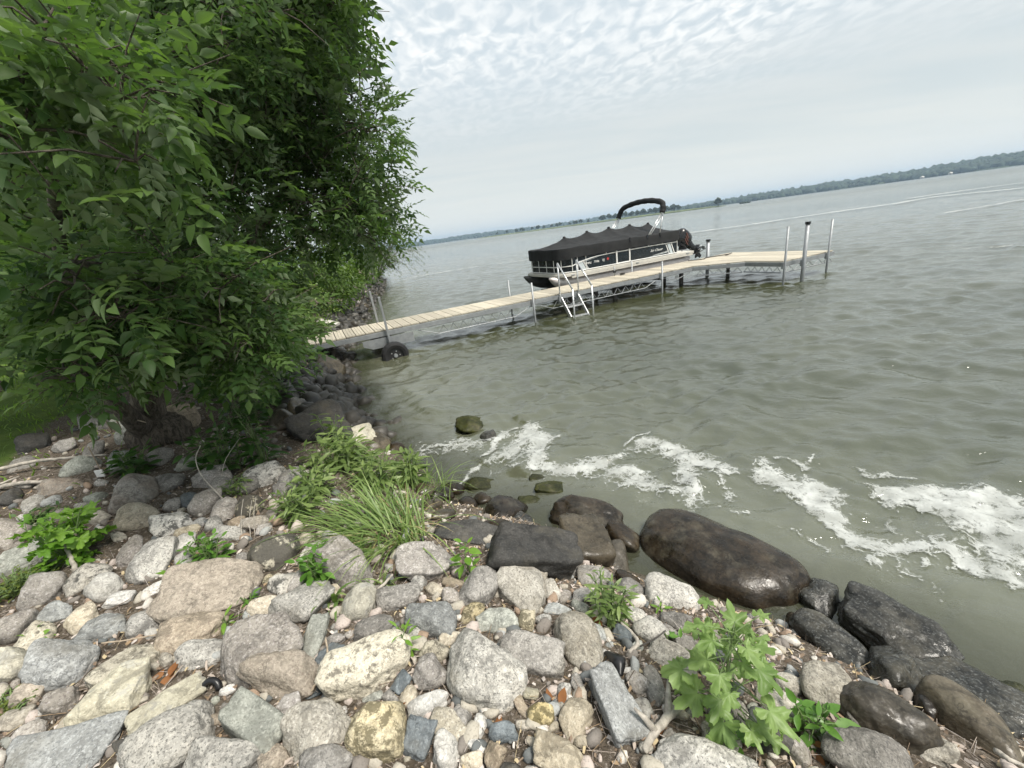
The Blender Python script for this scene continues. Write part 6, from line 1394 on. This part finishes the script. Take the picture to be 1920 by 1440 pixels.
# lawn grass
r_ = np.random.default_rng(99); n = 17000
x = r_.uniform(-15, -3, n); y = r_.uniform(2, 16, n); s = sdist(x, y); ok = (s > 3.3 + 0.5 * r_.normal(size=n)) & (s < 14); x, y = x[ok], y[ok]; n = len(x)
P = np.stack([x, y, ground(x, y)], 1); bt_ = t_blade(1, 0.14, 0.7, 3)
o = instance('lawn_grass', bt_[0], bt_[1], P, rand_rot(r_, n, 0.25), r_.uniform(.05, .11, n), M['lawn'], None, False, 4); tag(o, 'short bright lawn grass beyond the ash tree', 'grass', None, 'stuff')

# ------------------------------------------------------------------ sticks and odds and ends
def stick(name, label, pts, r0, r1, mat='drift', cat='stick', z=0.02, branches=()):
    W = np.array([hit(px, py, off) for px, py, off in pts]); b = W[0].copy(); o = empty(name, tuple(b)); tag(o, label, cat)
    sp = spline(W, 8); sp = sp + RNG.normal(0, r0 * 0.10, sp.shape); MB().tube(sp - b, np.linspace(r0, r1, len(sp)), 9).build('shaft', M[mat], o, True)
    for t, dx, dy, dz in branches:
        p = sp[int(t * (len(sp) - 1))]; e = p + np.array([dx, dy, dz]); MB().tube(np.array([p, (p + e) / 2 + [0, 0, .01], e]) - b, [r1 * .8, r1 * .6, r1 * .3], 6).build('side_twig', M[mat], o, True)
stick('driftwood_stick', 'pale bare driftwood stick lying left of the lobed plant', [(1206, 1408, .02), (1228, 1372, .03), (1262, 1335, .03), (1306, 1292, .03)], 0.012, 0.019, branches=((.35, -.06, .05, .06), (.6, .05, .12, .02)))
stick('root_twig', 'white curved twig beside the feathery plant', [(1164, 1168, .03), (1184, 1186, .03), (1196, 1206, .03), (1180, 1224, .02)], 0.008, 0.011)
stick('dead_branch', 'long thin dead branch in the shade at the left edge', [(-20, 884, .06), (60, 866, .10), (130, 858, .12), (200, 852, .10)], 0.020, 0.008)
stick('dead_branch', 'short pale dead branch at the left edge below the long one', [(-20, 916, .04), (40, 906, .06), (106, 902, .06)], 0.024, 0.012)
stick('dead_branch', 'thin forked twig slanting at the far left edge', [(-10, 912, .1), (36, 893, .16)], 0.012, 0.006)
stick('stump_stick', 'weathered upright stick in the bright lobed weed', [(146, 1080, .0), (136, 1054, .06), (122, 1022, .12)], 0.016, 0.010)
stick('thin_stick', 'thin pale straw lying under the pinkish tan boulder', [(190, 1206, .05), (240, 1200, .07), (292, 1190, .06)], 0.004, 0.003, 'twig')
stick('thin_stick', 'reddish bent twig between the schist splinter and cream boulder', [(584, 1296, .04), (604, 1262, .06), (614, 1226, .07), (610, 1196, .06)], 0.005, 0.004, 'twig')
stick('thin_stick', 'grey twig left of the pink-brown lumpy boulder', [(708, 1108, .05), (736, 1078, .08)], 0.010, 0.006)
stick('thin_stick', 'dark fine twig in front of the round grey stone', [(1200, 1212, .05), (1230, 1196, .08), (1248, 1182, .07)], 0.004, 0.003, 'rope')
stick('thin_stick', 'broken twig in the bottom right corner', [(1868, 1408, .10), (1892, 1424, .10), (1925, 1438, .08)], 0.010, 0.006)
def wand(label, pts, r):
    b = hit(*pts[0]); W = [b] + [atd(px, py, np.linalg.norm(b - C3) + dd) for px, py, dd in pts[1:]]; o = MB().tube(spline(W, 10), np.linspace(r, r * .5, (len(W) - 1) * 10 + 1), 6).build('dry_stalk', M['drift'], None, True); tag(o, label, 'stalk')
wand('tall pale looping dry stalk rising above the pinkish stones', [(432, 950), (405, 922, .02), (378, 892, .05), (367, 860, .1), (376, 835, .15)], 0.006)
wand('thin straight dry stalk right of the looping one', [(415, 920), (416, 890, .05), (424, 860, .1), (450, 820, .1)], 0.004)
for k, (px, py) in enumerate(((454, 1010), (470, 1012), (478, 1006))):
    wand('reddish dry weed stalk above the black-crowned stone, number %s from the left' % ('one', 'two', 'three')[k], [(px, py), (px - 2, py - 40, .0), (px + 2, py - 74, .02)], 0.003)
b = hit(1160, 1250); mb = MB(); sp = np.array([hit(1136, 1222, .03), hit(1152, 1232, .05), hit(1163, 1246, .05), hit(1163, 1270, .02)])
V = []; 
for p, w in zip(spline(sp, 5), np.interp(np.linspace(0, 1, 16), [0, .5, 1], [.012, .035, .012])): V += [p + [-w, -w * .3, 0], p + [0, 0, w * .6], p + [w, w * .3, 0]]
mb.add(np.array(V) - b, [f for i in range(15) for f in ((i * 3, i * 3 + 3, i * 3 + 4, i * 3 + 1), (i * 3 + 1, i * 3 + 4, i * 3 + 5, i * 3 + 2))])
o = mb.build('plastic_strip', M['plastic'], None, True); o.location = b; o.modifiers.new('s', 'SOLIDIFY').thickness = 0.004; tag(o, 'curled strip of black plastic above the rectangular block', 'plastic strip')
b = hit(392, 1288, .03); th = np.linspace(0, 5.2, 30); o = MB().tube([(0.035 * math.cos(a), 0.02 * math.sin(a), 0.03 * math.sin(a) - 0.02) for a in th], 0.014, 8).build('hose_piece', M['plastic'], None, True); o.location = b; tag(o, 'bit of black ribbed hose behind the long pale yellow slab', 'hose')
b = hit(190, 893, .03); st_ = empty('white_tag', tuple(b)); MB().box((0, 0, 0.03), (0.075, 0.012, 0.07)).build('plate', M['white'], st_, bevel=0.003); MB().tube([(0.01, 0.012, -0.05), (0.01, 0.012, 0.30)], 0.005, 6).build('stake', M['twig'], st_); tag(st_, 'small white square tag on a thin stake in the shade', 'tag')
b = hit(648, 545, 0.1); 
b = hit(613, 606, 0.12); o = MB().box((0, 0, 0), (0.75, 0.30, 0.10)).build('concrete_slab', M['concrete'], None, bevel=0.02); o.location = b; o.rotation_euler = (0.15, 0.2, -0.4); tag(o, 'pale flat concrete slab on the shore behind the dock start', 'slab')
# brown fallen leaves
DL = [leaf_mesh('fallen_leaf', t, .3 + .2 * i) for i, t in enumerate([t_lance(1, .6, .25, .25, 5), t_lance(1, .7, -.2, .3, 5)])]
spots = [(1062, 1172), (1036, 1312), (1050, 1322), (735, 1330), (742, 1336), (308, 1254), (318, 1268), (300, 1280), (1108, 1160), (940, 1342), (1238, 1352), (65, 1004), (1258, 1350), (1530, 1412), (1525, 1392), (236, 1080)]
near_w = ['dark angular granite', 'small round yellow stone', 'yellow cube-like stone']
for i, (px, py) in enumerate(spots):
    b = hit(px, py, .015); o = link('fallen_leaf', DL[i % 2], M['deadleaf']); o.location = b; o.rotation_euler = (random.uniform(-.5, .5), random.uniform(-.5, .5), random.uniform(0, 6)); s_ = random.uniform(18, 30) * ((b - C3) @ F3) / FPX; o.scale = (s_, s_, s_)
    q = min(ANCH, key=lambda q: (q[1] - px) ** 2 + (q[2] - py) ** 2); lab = '%s russet leaf lying %s the %s' % (('dry', 'curled', 'flat', 'crumpled', 'small', 'bright', 'torn', 'dark')[i % 8], 'right of' if px > q[1] else 'left of', ' '.join(q[6].split()[:9]))
    tag(o, lab, 'leaf', 'dry russet leaves between the stones')

# ------------------------------------------------------------------ haze over the lake
def haze():
    t = NT('haze_air'); v = t.n('ShaderNodeVolumePrincipled'); v.inputs['Color'].default_value = (0.58, 0.78, 1.0, 1); v.inputs['Density'].default_value = 0.00024; v.inputs['Anisotropy'].default_value = 0.2
    t.l(v.outputs[0], t.out.inputs['Volume'])
    o = MB().box((0, 0, 33), (11000, 11000, 80)).build('haze', t.m); o['kind'] = 'stuff'; o['label'] = 'pale haze over the lake softening the far shore'; o['category'] = 'haze'
haze()
